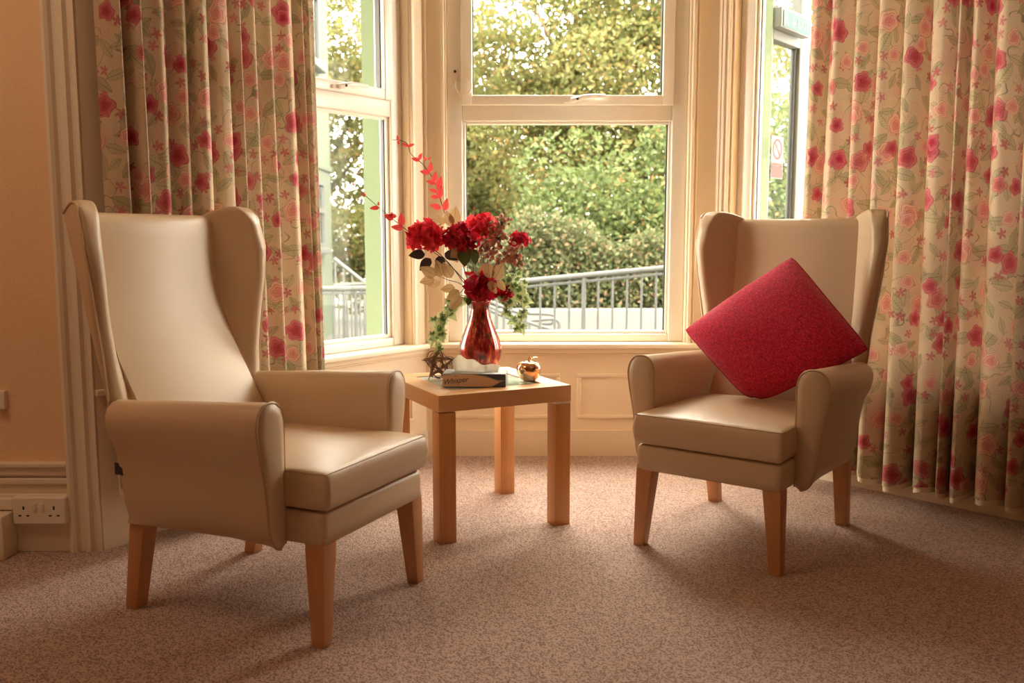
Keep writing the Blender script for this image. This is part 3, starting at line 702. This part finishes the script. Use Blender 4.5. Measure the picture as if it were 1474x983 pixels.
b1, c1 = bloom(612, 342, 3.50, .066, 'scarlet', 'bright red artificial hydrangea, the leftmost bloom in the vase', 1, 40)
b2, c2 = bloom(663, 343, 3.46, .060, 'crimson', 'deep crimson artificial hydrangea at the upper middle of the bouquet', 2, 38)
b3, c3 = bloom(694, 328, 3.57, .056, 'scarlet', 'bright red artificial hydrangea behind the crimson one, highest bloom', 3, 36)
b4, c4 = bloom(748, 346, 3.55, .036, 'crimson', 'small crimson artificial bloom at the right edge of the bouquet', 4, 24)
b5, c5 = bloom(693, 414, 3.44, .060, 'crimson', 'dark crimson artificial hydrangea drooping over the rim of the vase', 5, 38)
b6, c6 = bloom(726, 420, 3.51, .044, 'crimson', 'crimson artificial hydrangea low on the right of the vase neck', 6, 28)
for k, (x, y, dx, dz) in enumerate(((620, 372, -.6, -.7), (632, 368, .2, -1), (640, 364, .8, -.4), (612, 366, -1, -.1))): put_leaf('dark', b1, MOUTH, at(x, y, 3.46), (dx, -.1, dz), scale=1.15)
put_leaf('green', b2, MOUTH, at(668, 356, 3.44), (.05, -.15, -1), (0, -1, .1), 1.0); put_leaf('green', b2, MOUTH, at(678, 358, 3.45), (.25, -.05, -1), (.7, -1, .1), .85)
put_leaf('green', b5, MOUTH, at(676, 428, 3.45), (-.2, -.1, -1), scale=.45); put_leaf('green', b4, MOUTH, at(742, 382, 3.5), (1, 0, .25), (0, -1, .6), .5)
# sprays of coral-red leaves
def redbranch(path, leaves, label):
    root = stem_root('red_leaf_branch', label, 'branch', 'red leaved sprays in the vase'); P = [at(*p) for p in path]
    add_stem(root, [MOUTH+Vector((0, 0, -.1)), MOUTH]+P, .0022, .0010)
    for x, y, Y, dx, dz, s in leaves: put_leaf('red', root, MOUTH, at(x, y, Y), (dx, random.uniform(-.35, .1), dz), (random.uniform(-.4, .4), -1, random.uniform(-.2, .5)), s*1.2)
redbranch([(672, 400, 3.52), (658, 350, 3.54), (640, 306, 3.55), (632, 280, 3.55), (622, 255, 3.55), (608, 236, 3.55), (592, 222, 3.54), (586, 207, 3.54), (576, 202, 3.54), (565, 201, 3.53)],
    [(635, 300, 3.54, -1, .35, 1.15), (640, 303, 3.54, .25, 1, 1.25), (631, 284, 3.54, -1, .15, .85), (632, 286, 3.54, .25, 1, 1.35), (629, 276, 3.54, -1, .3, .8), (630, 272, 3.54, .35, 1, 1.3), (627, 264, 3.54, -1, .2, .95), (624, 262, 3.54, .25, 1, 1.1), (619, 249, 3.54, -1, .15, 1.0), (619, 248, 3.54, .15, 1, 1.0), (604, 231, 3.54, -1, .25, .8), (603, 230, 3.54, .45, .8, .75), (614, 231, 3.54, -.6, .7, .5), (616, 230, 3.54, .7, .6, .4), (587, 211, 3.54, -.7, .4, .6), (587, 211, 3.54, 1, .3, .7), (573, 202, 3.53, -.1, 1, .5), (573, 202, 3.53, .2, -.8, .5)],
    'tall spray of coral red leaves rising highest from the vase')
redbranch([(670, 410, 3.50), (640, 372, 3.49), (600, 342, 3.48), (575, 323, 3.47), (545, 298, 3.46), (525, 281, 3.45), (508, 266, 3.45), (500, 261, 3.45)],
    [(581, 328, 3.46, -1, .1, 1.2), (578, 326, 3.46, .0, 1, 1.3), (566, 316, 3.46, -1, .5, 1.0), (563, 314, 3.46, .2, 1, .6), (571, 312, 3.46, -1, .2, .9), (546, 299, 3.45, -1, -.1, .9), (545, 296, 3.45, -.1, 1, .4), (526, 283, 3.45, -.6, .8, .45), (523, 280, 3.45, .6, .2, .35), (510, 268, 3.45, -.3, 1, .4)],
    'thin spray of coral red leaves reaching out left over the window')
tr = stem_root('red_bud_twig', 'thin dark twig with one red bud above the highest bloom', 'twig'); add_stem(tr, [MOUTH, at(692, 360, 3.58), at(683, 310, 3.56), at(685, 298, 3.55), at(683, 292, 3.55)], .0016, .0008); put_leaf('red', tr, MOUTH, at(684, 300, 3.55), (-1, 0, .2), scale=.3)
# gold leaf sprays
def goldbranch(path, leaves, label):
    root = stem_root('gold_leaf_spray', label, 'foliage', 'gold leaf sprays in the vase'); add_stem(root, [MOUTH+Vector((0, 0, -.1)), MOUTH]+[at(*p) for p in path], .0018, .001)
    for x, y, Y, dx, dz, s in leaves: put_leaf('gold', root, MOUTH, at(x, y, Y), (dx, random.uniform(-.2, .1), dz), (random.uniform(-.3, .3), -1, .15), s)
goldbranch([(665, 410, 3.46), (645, 403, 3.44), (625, 395, 3.43)], [(628, 397, 3.42, -1, .55, 1.0), (636, 398, 3.43, -.35, 1, .95), (650, 400, 3.43, -.5, 1, 1.0), (626, 402, 3.42, -1, -.2, .85), (634, 406, 3.43, -1, -.3, .7), (655, 414, 3.43, -1, -.15, .8)], 'cluster of gold leaves spreading left below the leftmost bloom')
goldbranch([(672, 415, 3.44), (664, 420, 3.42), (655, 428, 3.41)], [(661, 418, 3.41, -.85, -.6, .85), (664, 426, 3.41, -.6, -.75, .95)], 'gold leaves hanging left of the vase neck')
goldbranch([(680, 360, 3.56), (655, 320, 3.55)], [(650, 325, 3.52, -.3, .9, .9), (654, 324, 3.52, .1, 1, 1.05), (658, 378, 3.45, -.1, .9, 1.0), (640, 322, 3.53, -.5, .6, .6)], 'gold leaves standing up behind the crimson bloom')
goldbranch([(700, 410, 3.45), (712, 400, 3.42)], [(705, 401, 3.41, -.1, 1, .95), (712, 403, 3.41, .5, 1, 1.05), (716, 404, 3.41, .4, -.5, .7), (704, 404, 3.40, .6, -1, .8), (690, 398, 3.42, .3, 1, .7)], 'large gold leaves over the crimson bloom at the vase rim')
# glittery pink berry sprays
def berries(path, spread, n, label, seed):
    q = random.Random(seed); root = stem_root('berry_spray', label, 'berry spray', 'glitter berry sprays in the vase'); P = [at(*p) for p in path]
    add_stem(root, [MOUTH+Vector((0, 0, -.08)), MOUTH]+P, .002, .001); mb = MB(); tw = MB(); S_ = spline(P, 8)
    for i in range(n):
        c = S_[min(len(S_)-1, int(len(S_)*q.uniform(.15, 1)))]; e = c+Vector((q.gauss(0, spread), q.gauss(0, spread*.6), q.gauss(0, spread))); tw.tube([c-MOUTH, (c+e)/2-MOUTH+Vector((0, 0, .004)), e-MOUTH], .0007, 4)
        k = len(mb.v); r = q.uniform(.005, .0095); me = [(e-MOUTH)+Vector((math.cos(a)*math.cos(b), math.sin(a)*math.cos(b), math.sin(b)))*r for b in (-1.2, -.4, .4, 1.2) for a in [j*1.047 for j in range(6)]]
        mb.loft([me[j*6:j*6+6] for j in range(4)])
    tw.build('twigs', 'stem', root)['kind'] = 'stuff'; o = mb.build('berries', 'berry', root, angle=80); o['kind'] = 'stuff'
berries([(700, 380, 3.52), (715, 345, 3.52), (722, 322, 3.52)], .020, 110, 'pink glittery berry spray between the highest bloom and the small right bloom', 1)
berries([(705, 390, 3.50), (730, 370, 3.49), (744, 366, 3.49)], .017, 80, 'pink glittery berry spray bending right over the gold leaves', 2)
berries([(695, 390, 3.53), (696, 362, 3.53), (700, 350, 3.53)], .013, 46, 'pink glittery berry spray in the middle above the gold leaves', 3)
# trailing ivy
def ivy(path, n, label, seed, wide=.014):
    q = random.Random(seed); root = stem_root('ivy_trail', label, 'ivy', 'ivy trails hanging from the vase'); P = [at(*p) for p in path]; add_stem(root, [MOUTH]+P, .0014, .0008, 'greenstem'); S_ = spline(P, 10)
    for i in range(n):
        c = S_[int((len(S_)-1)*(i+.5)/n)]+Vector((q.uniform(-wide, wide), q.uniform(-.02, .01), q.uniform(-.008, .008))); put_leaf('ivy', root, MOUTH, c, (q.uniform(-.8, .8), q.uniform(-.4, .1), -q.uniform(.3, 1)), (q.uniform(-.6, .6), -1, q.uniform(-.1, .6)), q.uniform(.8, 1.35))
ivy([(665, 425, 3.47), (650, 432, 3.45), (637, 450, 3.43), (628, 470, 3.42), (620, 492, 3.42)], 13, 'ivy trail hanging left of the vase, nearer the window side', 1, .02)
ivy([(668, 428, 3.46), (650, 440, 3.43), (640, 465, 3.41), (634, 485, 3.40), (632, 503, 3.40)], 12, 'ivy trail hanging left of the vase down to the twig star', 2)
ivy([(712, 410, 3.50), (735, 405, 3.48), (748, 425, 3.46), (752, 450, 3.45), (747, 478, 3.45)], 15, 'longest ivy trail hanging right of the vase', 3)
ivy([(715, 405, 3.52), (740, 395, 3.52), (755, 415, 3.52), (756, 440, 3.52)], 12, 'short ivy trail hanging right of the vase, in front of the railing', 4)
ivy([(708, 420, 3.5), (728, 430, 3.47), (735, 452, 3.46), (742, 468, 3.46)], 9, 'ivy trail closest to the right side of the vase', 5)

# ================================================================== CURTAINS
def curtain(label, g, s0, s1, off, folds, zlo, zhi, seed, amp=.045, lean=0, flare=0, hemlift=0, flip=False):
    q = random.Random(seed); nu = folds*26; nz = 34
    wts = [q.uniform(.55, 1.5) for _ in range(folds)]; tot = sum(wts); cum = np.concatenate(([0], np.cumsum(wts)/tot)); ampk = [q.uniform(.65, 1.25) for _ in range(folds+1)]; skew = [q.uniform(-.6, .6) for _ in range(folds+1)]
    drift = [q.uniform(-.03, .03) for _ in range(folds+1)]
    cols = []
    for i in range(nu+1):
        t = i/nu; f = t*folds; k = min(folds-1, int(f)); fr_ = f-k; cols.append((k, fr_))
    V = []; UV = []
    arcs = None
    def pt(k, fr_, h):                        # h: 0 hem .. 1 top
        ph = 2*math.pi*fr_; a = amp*(ampk[k]*(1-fr_)+ampk[k+1]*fr_)*(1.12-.35*h)
        base = cum[k]+(cum[k+1]-cum[k])*fr_; Lw = (cum[k+1]-cum[k])*(s1-s0)
        along = base*(s1-s0)-.15*Lw*math.sin(ph)+skew[k]*.05*Lw*math.sin(2*ph)
        along += (drift[k]*(1-fr_)+drift[k+1]*fr_)*(1-h)
        s = s0+along+lean*(1-h)*(base)+flare*(1-h)*(1-base)*-1
        dd = off-a*math.cos(ph)-.006*math.sin(3*ph+k)+.012*math.sin(k*1.7)*(1-h)
        p = g.p(s, -dd); return Vector((p.x, p.y, 0))
    mid = [pt(k, f, .5) for k, f in cols]; arc = [0]
    for i in range(1, nu+1): arc.append(arc[-1]+(mid[i]-mid[i-1]).length)
    for j in range(nz+1):
        h = j/nz
        for i, (k, f) in enumerate(cols):
            p = pt(k, f, h); z = zlo+(zhi-zlo)*h+(.010*math.sin(k*2.1+f*6.28)*(1-h)); V.append((p.x, p.y, z)); UV.append((arc[i], z))
    F = [(j*(nu+1)+i, j*(nu+1)+i+1, (j+1)*(nu+1)+i+1, (j+1)*(nu+1)+i) for j in range(nz) for i in range(nu)]
    root = tag(empty('curtain', V[0]), label, 'curtain', 'floral curtains of the bay'); o0 = Vector(V[0])
    me = bpy.data.meshes.new('drape'); me.from_pydata([tuple(Vector(v)-o0) for v in V], [], F); me.materials.append(M['floral'])
    uvl = me.uv_layers.new(name='UVMap'); li = np.empty(len(me.loops), dtype=np.int32); me.loops.foreach_get('vertex_index', li); uvl.data.foreach_set('uv', np.array(UV, dtype=np.float32)[li].ravel())
    me.polygons.foreach_set('use_smooth', [True]*len(me.polygons)); link('drape', me, root)
    lv = []; n_ = g.n                                                              # lining showing under the hem
    for j, (dz, dq) in enumerate(((.10, .010), (.0, .010), (-.022, .008))):
        for i, (k, f) in enumerate(cols): p = pt(k, f, 0); lv.append((p.x+n_.x*dq-o0.x, p.y+n_.y*dq-o0.y, V[i][2]+dz-o0.z))
    lf = [(j*(nu+1)+i, j*(nu+1)+i+1, (j+1)*(nu+1)+i+1, (j+1)*(nu+1)+i) for j in range(2) for i in range(nu)]
    me = bpy.data.meshes.new('lining'); me.from_pydata(lv, [], lf); me.materials.append(M['lining']); me.polygons.foreach_set('use_smooth', [True]*len(me.polygons)); link('lining', me, root)
curtain('floral cotton curtain gathered at the left side of the bay', SL, .05, .905, .125, 12, .20, 2.5, 11, .052, flare=0, lean=.03)
curtain('floral cotton curtain gathered at the right side of the bay', SR, .55, 1.78, .155, 15, .10, 2.5, 5, .068, lean=.06, flare=.02)

# ================================================================== SMALL THINGS ON THE LEFT WALL
yw = 2.97-.024
sk = tag(empty('wall_socket', (-1.56, yw, .15)), 'white double power socket on the left skirting', 'socket')
MB().box(-.088, .088, -.030, 0, -.047, .047).build('face_plate', 'plastic', sk, bevel=.006)
for s in (-1, 1):
    for dx, dz, w, h in ((0, .016, .006, .012), (-.013, -.010, .010, .005), (.013, -.010, .010, .005)): MB().box(s*.050+dx-w/2, s*.050+dx+w/2, -.0305, -.029, dz-h/2-.006, dz+h/2-.006).build('pin_slot', 'dark', sk, smooth=False)
    MB().box(s*.012-.006, s*.012+.006, -.036, -.029, .004, .026).build('switch', 'plastic', sk, bevel=.002)
tag(MB().box(-2.4, -1.651, yw-.020, yw, .150, .188).build('cable_trunking', 'plastic', bevel=.003, smooth=False), 'white plastic cable trunking running left from the socket', 'trunking')
tag(MB().box(-2.4, -1.652, 2.86, yw-.001, 0, .146).build('pipe_boxing', 'white', bevel=.004, smooth=False), 'low white boxing on the floor at the left edge', 'boxing')
sw = tag(empty('junction_box', (-1.685, 2.969, .515)), 'small white cable box on the textured left wall', 'cable box')
MB().box(-.017, .017, -.022, 0, -.030, .030).build('cover', 'plastic', sw, bevel=.003); MB().tube([(-.5, -.004, .004), (-.017, -.004, .0)], .0028, 6).build('cable', 'plastic', sw)

# ================================================================== OUTDOORS
GZ = -.55
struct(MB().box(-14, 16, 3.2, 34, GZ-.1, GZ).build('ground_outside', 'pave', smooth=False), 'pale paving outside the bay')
def leaves(name, mat, parent, n, sampler, size, seed):
    r = np.random.default_rng(seed); P = sampler(r, n); o = np.array(parent.location); n = len(P)
    a = r.normal(size=(n, 3)); a /= np.linalg.norm(a, axis=1)[:, None]; b = r.normal(size=(n, 3)); b -= a*(a*b).sum(1)[:, None]; b /= np.linalg.norm(b, axis=1)[:, None]
    c = np.cross(a, b); s = size*r.uniform(.6, 1.3, n)[:, None]
    V = np.stack([P-b*s, P+c*s*.5+a*s*.12, P+b*s, P-c*s*.5+a*s*.12], 1).reshape(-1, 3)-o
    me = bpy.data.meshes.new(name); me.vertices.add(4*n); me.vertices.foreach_set('co', V.astype(np.float32).ravel()); me.loops.add(4*n); me.loops.foreach_set('vertex_index', np.arange(4*n, dtype=np.int32)); me.polygons.add(n); me.polygons.foreach_set('loop_start', np.arange(0, 4*n, 4, dtype=np.int32)); me.update(calc_edges=True); me.materials.append(M[mat])
    ob = link(name, me, parent); ob['kind'] = 'stuff'; return ob
def blobs(cen, rad, k, br, seed, shell=.6):
    q = np.random.default_rng(seed); d = q.normal(size=(k, 3)); d /= np.linalg.norm(d, axis=1)[:, None]; cs = np.array(cen)+d*np.array(rad)*(q.uniform(.25, 1, k)[:, None]); bs = br*q.uniform(.6, 1.3, k)
    def f(r, n):
        i = r.integers(0, k, n); e = r.normal(size=(n, 3)); e /= np.linalg.norm(e, axis=1)[:, None]; return cs[i]+e*(bs[i]*r.uniform(shell, 1, n)**.6)[:, None]*np.array([1.1, 1.1, .75])
    return f, cs
def tree(label, base, cen, rad, n, k, br, mat, size, seed, trunk=.16):
    root = tag(empty('tree', base), label, 'tree', 'trees beyond the railing'); f, cs = blobs(cen, rad, k, br, seed); leaves('foliage', mat, root, n, f, size, seed+1); o = Vector(base); top = Vector(cen)-o
    MB().tube(spline([(0, 0, 0), top*.35+Vector((.1, 0, 0)), top*.7, top], 5), lambda t: trunk*(1-.7*t), 8).build('trunk', 'bark', root)
    for c in cs[::max(1, k//14)]:
        e = Vector(c)-o; MB().tube(spline([top*.45, top*.45*.4+e*.6+Vector((0, 0, .2)), e], 5), lambda t: .05*(1-.8*t)+.006, 5).build('branch', 'bark', root)
tree('autumn tinted tree with bright sky gaps behind the middle window', (1.9, 15.5, GZ), (1.9, 15, 3.5), (3.5, 1.6, 3.6), 84000, 200, .72, 'tree1', .047, 21)
tree('pale slender tree filling the left of the middle window', (-.6, 18.4, GZ), (-.5, 18.4, 2.6), (2.2, 1.0, 2.9), 46000, 120, .7, 'tree1', .05, 71, .10)
tree('yellowing tree seen past the pale green house', (-4.2, 18.9, GZ), (-4.2, 18.6, 3.6), (2.8, 1.4, 3.8), 60000, 130, .75, 'tree1', .050, 31)
tree('tall tree at the right beyond the glazed porch', (6.6, 13, GZ), (6.2, 13, 3.4), (2.6, 1.6, 3.0), 26000, 70, .8, 'tree1', .05, 41)
sh = tag(empty('shrub', (3.0, 11.6, GZ)), 'large leafy green shrub behind the railing', 'shrub'); f, cs = blobs((2.7, 11.7, 1.15), (2.7, .7, 1.45), 80, .55, 51, .75); leaves('foliage', 'tree2', sh, 60000, f, .040, 52)
for i in range(5): MB().tube([(0, 0, 0), (.3*(i-2), .2, 1.0), (.65*(i-2), .3, 1.9)], lambda t: .04*(1-.7*t), 6).build('stem', 'bark', sh)
sh2 = tag(empty('shrub', (-1.8, 16.8, GZ)), 'rounded pale bush beside the corner of the green house', 'shrub', 'shrubs beyond the railing'); f, cs = blobs((-1.8, 16.9, 1.0), (2.3, .5, 1.3), 50, .55, 81, .75); leaves('foliage', 'tree1', sh2, 36000, f, .05, 82)
for i in range(4): MB().tube([(0, 0, 0), (.35*(i-1.5), .1, .8), (.8*(i-1.5), .1, 1.6)], lambda t: .04*(1-.7*t), 6).build('stem', 'bark', sh2)
sh['group'] = 'shrubs beyond the railing'
hd = tag(empty('hedge', (1.0, 10.4, GZ)), 'low clipped hedge along the top of the white wall', 'hedge')
def hedge_pts(r, n):
    x = r.uniform(-.9, 6.5, n); top = .80+.20*np.sin(1.7*x+.6)+.13*np.sin(4.3*x)+.07*np.sin(9.1*x)
    return np.stack([x, 10.15+.75*r.uniform(0, 1, n)**1.6, .2+top*r.uniform(0, 1, n)**.85], 1)
leaves('foliage', 'tree3', hd, 70000, lambda r, n: hedge_pts(r, n)+r.normal(size=(n, 3))*.05, .030, 61)
MB().box(-1.8, 5.4, .05, .5, .4, 1.20).build('dark_core', 'core', hd, smooth=False)  # dark box added inside the hedge to block see-through
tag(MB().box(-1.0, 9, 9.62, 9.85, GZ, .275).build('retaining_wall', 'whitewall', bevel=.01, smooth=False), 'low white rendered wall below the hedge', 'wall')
# ramp railing
def railing(label, p0, p1, sp, zb, rail=.022, bar=.009, post_every=7, phase=0, group='metal railings outside'):
    p0, p1 = Vector(p0), Vector(p1); root = tag(empty('railing', (p0.x, p0.y, GZ)), label, 'railing', group); o = Vector(root.location); L = (p1-p0).length; n = int(L/sp)
    MB().tube([p0-o, p1-o], rail, 10).build('handrail', 'galv', root)
    MB().tube([p0-o-Vector((0, 0, .045)), p1-o-Vector((0, 0, .045))], .012, 6).build('top_bar', 'galv', root); MB().tube([Vector((p0.x, p0.y, zb+(p0.z*0)))-o, Vector((p1.x, p1.y, zb+(p1.z-p0.z)))-o], .012, 6).build('bottom_bar', 'galv', root)
    for i in range(n+1):
        p = p0+(p1-p0)*(i/n); b_ = zb+(p.z-p0.z); post = (i+phase) % post_every == 0; r = .017 if post else bar
        MB().tube([(p.x-o.x, p.y-o.y, (GZ if post else b_)-o.z), (p.x-o.x, p.y-o.y, p.z-o.z-.01)], r, 8).build('post' if post else 'baluster', 'galv', root)
railing('sloping grey metal ramp railing outside the middle window', (-.45, 7.0, .655), (3.0, 7.0, .98), .1095, -.30, phase=5)
railing('grey metal railing outside the left window', (-2.75, 8.6, .545), (-.95, 8.6, .565), .105, -.40, rail=.026, bar=.013, phase=2)
hr = tag(empty('ramp_handrail', (-.45, 8.4, GZ)), 'low double ramp handrail with looped ends below the hedge wall', 'handrail'); o = Vector(hr.location)
for nm, pts in (('upper_rail', ((672, 428, 8.4), (700, 432, 8.4), (745, 449, 8.4), (790, 452, 8.4), (797, 457, 8.4), (794, 465, 8.4), (780, 466, 8.4))), ('lower_rail', ((690, 440, 8.3), (745, 461, 8.3), (795, 459, 8.3), (805, 466, 8.3), (802, 474, 8.3), (790, 474, 8.3))), ('slope_rail', ((680, 430, 8.2), (752, 461, 8.2), (822, 482, 8.2), (850, 490, 8.2)))):
    MB().tube(spline([at(*p)-o for p in pts], 6), .016, 8).build(nm, 'galv', hr)
for x in (705, 714, 725, 735, 748, 762, 776): p = at(x, 445 if x < 740 else 464, 8.2); MB().tube([(p.x-o.x, p.y-o.y, 0), (p.x-o.x, p.y-o.y, p.z-o.z)], .012, 6).build('baluster', 'galv', hr)
st = tag(empty('stair_railing', (-2.0, 10.2, GZ)), 'white stair railing descending behind the left window railing', 'railing'); o = Vector(st.location)
a_, b_, c_, d_ = at(481, 372, 10.2), at(530, 411, 10.2), at(481, 411, 10.2), at(530, 408, 10.2)
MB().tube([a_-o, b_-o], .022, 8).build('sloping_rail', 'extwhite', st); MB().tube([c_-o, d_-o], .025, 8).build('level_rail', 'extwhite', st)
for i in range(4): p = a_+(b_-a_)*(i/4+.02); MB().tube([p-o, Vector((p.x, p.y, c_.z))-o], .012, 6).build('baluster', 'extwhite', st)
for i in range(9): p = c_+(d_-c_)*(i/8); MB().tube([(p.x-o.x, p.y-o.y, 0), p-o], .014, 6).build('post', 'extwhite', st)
tag(MB().add([(-2.9, 9.2, GZ), (-2.02, 9.2, GZ), (-2.02, 9.2, .12), (-2.9, 9.2, -.10), (-2.9, 9.4, GZ), (-2.02, 9.4, GZ), (-2.02, 9.4, .12), (-2.9, 9.4, -.10)], [(0, 1, 2, 3), (7, 6, 5, 4), (0, 4, 5, 1), (1, 5, 6, 2), (2, 6, 7, 3), (3, 7, 4, 0)]).build('stair_wall', 'slate', smooth=False), 'dark grey sloping stair wall behind the left railing', 'wall')
# pale green house seen through the left window (facade runs straight away from the bay)
HX = -2.95; hs_ = tag(empty('house', (HX-2, 12, GZ)), 'pale green rendered house with white windows beyond the left window', 'house'); o = Vector(hs_.location)
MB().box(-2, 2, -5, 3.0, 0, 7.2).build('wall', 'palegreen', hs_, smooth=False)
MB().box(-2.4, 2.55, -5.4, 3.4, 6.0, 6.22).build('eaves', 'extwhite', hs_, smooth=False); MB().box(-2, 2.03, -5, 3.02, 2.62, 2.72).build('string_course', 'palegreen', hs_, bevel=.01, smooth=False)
for y0, y1, z0, z1 in ((.75, 2.2, 4.15, 5.6), (-1.8, -.3, 4.15, 5.6), (1.0, 2.3, 1.42, 2.45), (-1.8, -.3, 1.42, 2.45)):
    w = MB(); x = 2.0
    for a in ((y0, y1, z0, z0+.08), (y0, y1, z1-.08, z1), (y0, y0+.08, z0+.08, z1-.08), (y1-.08, y1, z0+.08, z1-.08), ((y0+y1)/2-.05, (y0+y1)/2+.05, z0+.08, z1-.08), (y0+.08, y1-.08, z1-.5, z1-.42)): w.box(x-.02, x+.05, a[0], a[1], a[2], a[3])
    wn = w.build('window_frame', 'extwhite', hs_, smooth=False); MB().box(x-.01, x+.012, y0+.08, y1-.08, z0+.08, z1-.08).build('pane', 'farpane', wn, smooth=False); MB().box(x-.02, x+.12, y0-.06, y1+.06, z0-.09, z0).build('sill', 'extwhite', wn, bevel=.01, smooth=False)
# glazed porch outside the right window
po = Vector((1.365, 5.0, 0)); pe = Vector((math.sin(R(41)), math.cos(R(41)), 0)); pn = Vector((pe.y, -pe.x, 0))
pm = Matrix(((pe.x, pn.x, 0, 0), (pe.y, pn.y, 0, 0), (0, 0, 1, 0), (0, 0, 0, 1)))     # local x along, y towards inside of porch
pr_ = tag(empty('glazed_porch', (po.x, po.y, GZ)), 'white framed glazed entrance porch outside the right window', 'porch'); pr_.rotation_euler = (0, 0, math.atan2(pe.y, pe.x))
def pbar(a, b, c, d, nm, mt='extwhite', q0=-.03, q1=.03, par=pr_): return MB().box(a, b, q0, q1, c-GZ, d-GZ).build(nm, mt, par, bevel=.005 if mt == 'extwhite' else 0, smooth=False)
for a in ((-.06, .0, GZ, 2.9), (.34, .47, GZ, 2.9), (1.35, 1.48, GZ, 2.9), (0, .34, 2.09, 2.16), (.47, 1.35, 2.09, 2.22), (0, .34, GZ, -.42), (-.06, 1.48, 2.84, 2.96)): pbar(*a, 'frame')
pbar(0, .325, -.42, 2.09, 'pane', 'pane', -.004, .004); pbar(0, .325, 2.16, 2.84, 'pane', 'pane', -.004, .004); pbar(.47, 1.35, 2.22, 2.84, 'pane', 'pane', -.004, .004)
pbar(.325, .34, -.42, 2.09, 'gasket', 'dark', -.01, .01)
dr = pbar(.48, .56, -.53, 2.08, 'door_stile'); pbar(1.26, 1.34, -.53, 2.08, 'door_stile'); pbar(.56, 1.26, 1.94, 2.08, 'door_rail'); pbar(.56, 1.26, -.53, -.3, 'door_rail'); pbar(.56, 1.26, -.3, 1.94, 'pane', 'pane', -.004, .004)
pbar(.556, .572, -.3, 1.94, 'gasket', 'dark', -.012, .012)
def onporch(t, q, z): return po+pe*t+(-pn)*q*-1+Vector((0, 0, z))
rotp = Matrix.Rotation(math.atan2(pe.y, pe.x), 4, 'Z')
es = tag(empty('exit_sign', onporch(.40, -.06+.10, 2.20)), 'green and white EXIT sign box over the porch door', 'sign'); es.matrix_world = Matrix.Translation(po+pe*.15-Vector((-pe.y, pe.x, 0))*.065+Vector((0, 0, 2.185))) @ rotp @ Matrix.Scale(.62, 4)
MB().box(-.30, .30, -.035, .045, -.075, .095).build('housing', 'signbody', es, bevel=.008, smooth=False)
MB().box(-.265, .29, -.040, -.034, -.062, .070).build('green_panel', 'signgreen', es, smooth=False)
fx = Matrix.Rotation(R(90), 4, 'X')
text('EXIT', .115, 'signwhite', es, Matrix.Translation((.13, -.0412, .002)) @ fx)
def flat(nm, polys, mt, par, y): 
    o = MB()
    for p in polys: o.add([(x, y, z) for x, z in p], [tuple(range(len(p)))])
    return o.build(nm, mt, par, smooth=False)
flat('arrow', [[(-.075, .05), (-.055, .05), (-.055, -.01), (-.035, .008), (-.030, -.012), (-.065, -.048), (-.100, -.012), (-.095, .008), (-.075, -.01)]], 'signwhite', es, -.0412)
flat('doorway', [[(-.255, -.055), (-.235, -.055), (-.235, .062), (-.255, .062)]], 'signwhite', es, -.0412)
flat('running_figure', [[(-.205+.014*math.cos(a), .05+.012*math.sin(a)) for a in [k*.785 for k in range(8)]], [(-.222, .034), (-.190, .034), (-.178, .004), (-.188, .002), (-.198, .018), (-.198, -.012), (-.170, -.020), (-.168, -.050), (-.180, -.050), (-.184, -.030), (-.208, -.022), (-.232, -.052), (-.240, -.044), (-.216, -.010), (-.216, .016), (-.230, .004), (-.238, .010)]], 'signwhite', es, -.0412)
ns = tag(empty('no_smoking_sticker', (0, 0, 0)), 'red and white no smoking notice on the porch glass', 'sign'); ns.matrix_world = Matrix.Translation(po+pe*.135-Vector((-pe.y, pe.x, 0))*.008+Vector((0, 0, 1.48))) @ rotp
MB().box(-.075, .075, -.001, .001, -.115, .115).build('backing', 'signwhite', ns, smooth=False)
ring = [(.052, .060), (.042, .048)]; o = MB(); N_ = 28
vv = [((.058*math.cos(2*math.pi*k/N_)), -.002, .045+.058*math.sin(2*math.pi*k/N_)) for k in range(N_)]+[((.044*math.cos(2*math.pi*k/N_)), -.002, .045+.044*math.sin(2*math.pi*k/N_)) for k in range(N_)]
o.add(vv, [(k, (k+1) % N_, N_+(k+1) % N_, N_+k) for k in range(N_)]); o.add([(-.040, -.0022, .080), (-.032, -.0022, .086), (.040, -.0022, .010), (.032, -.0022, .004)], [(0, 1, 2, 3)]); o.build('prohibition_ring', 'signred', ns, smooth=False)
flat('cigarette', [[(-.032, .040), (.030, .040), (.030, .050), (-.032, .050)]], 'ink', ns, -.0018)
flat('red_panel', [[(-.07, -.11), (.07, -.11), (.07, -.03), (-.07, -.03)]], 'signred', ns, -.0018)
text('NO SMOKING', .020, 'signwhite', ns, Matrix.Translation((0, -.0022, -.050)) @ fx)
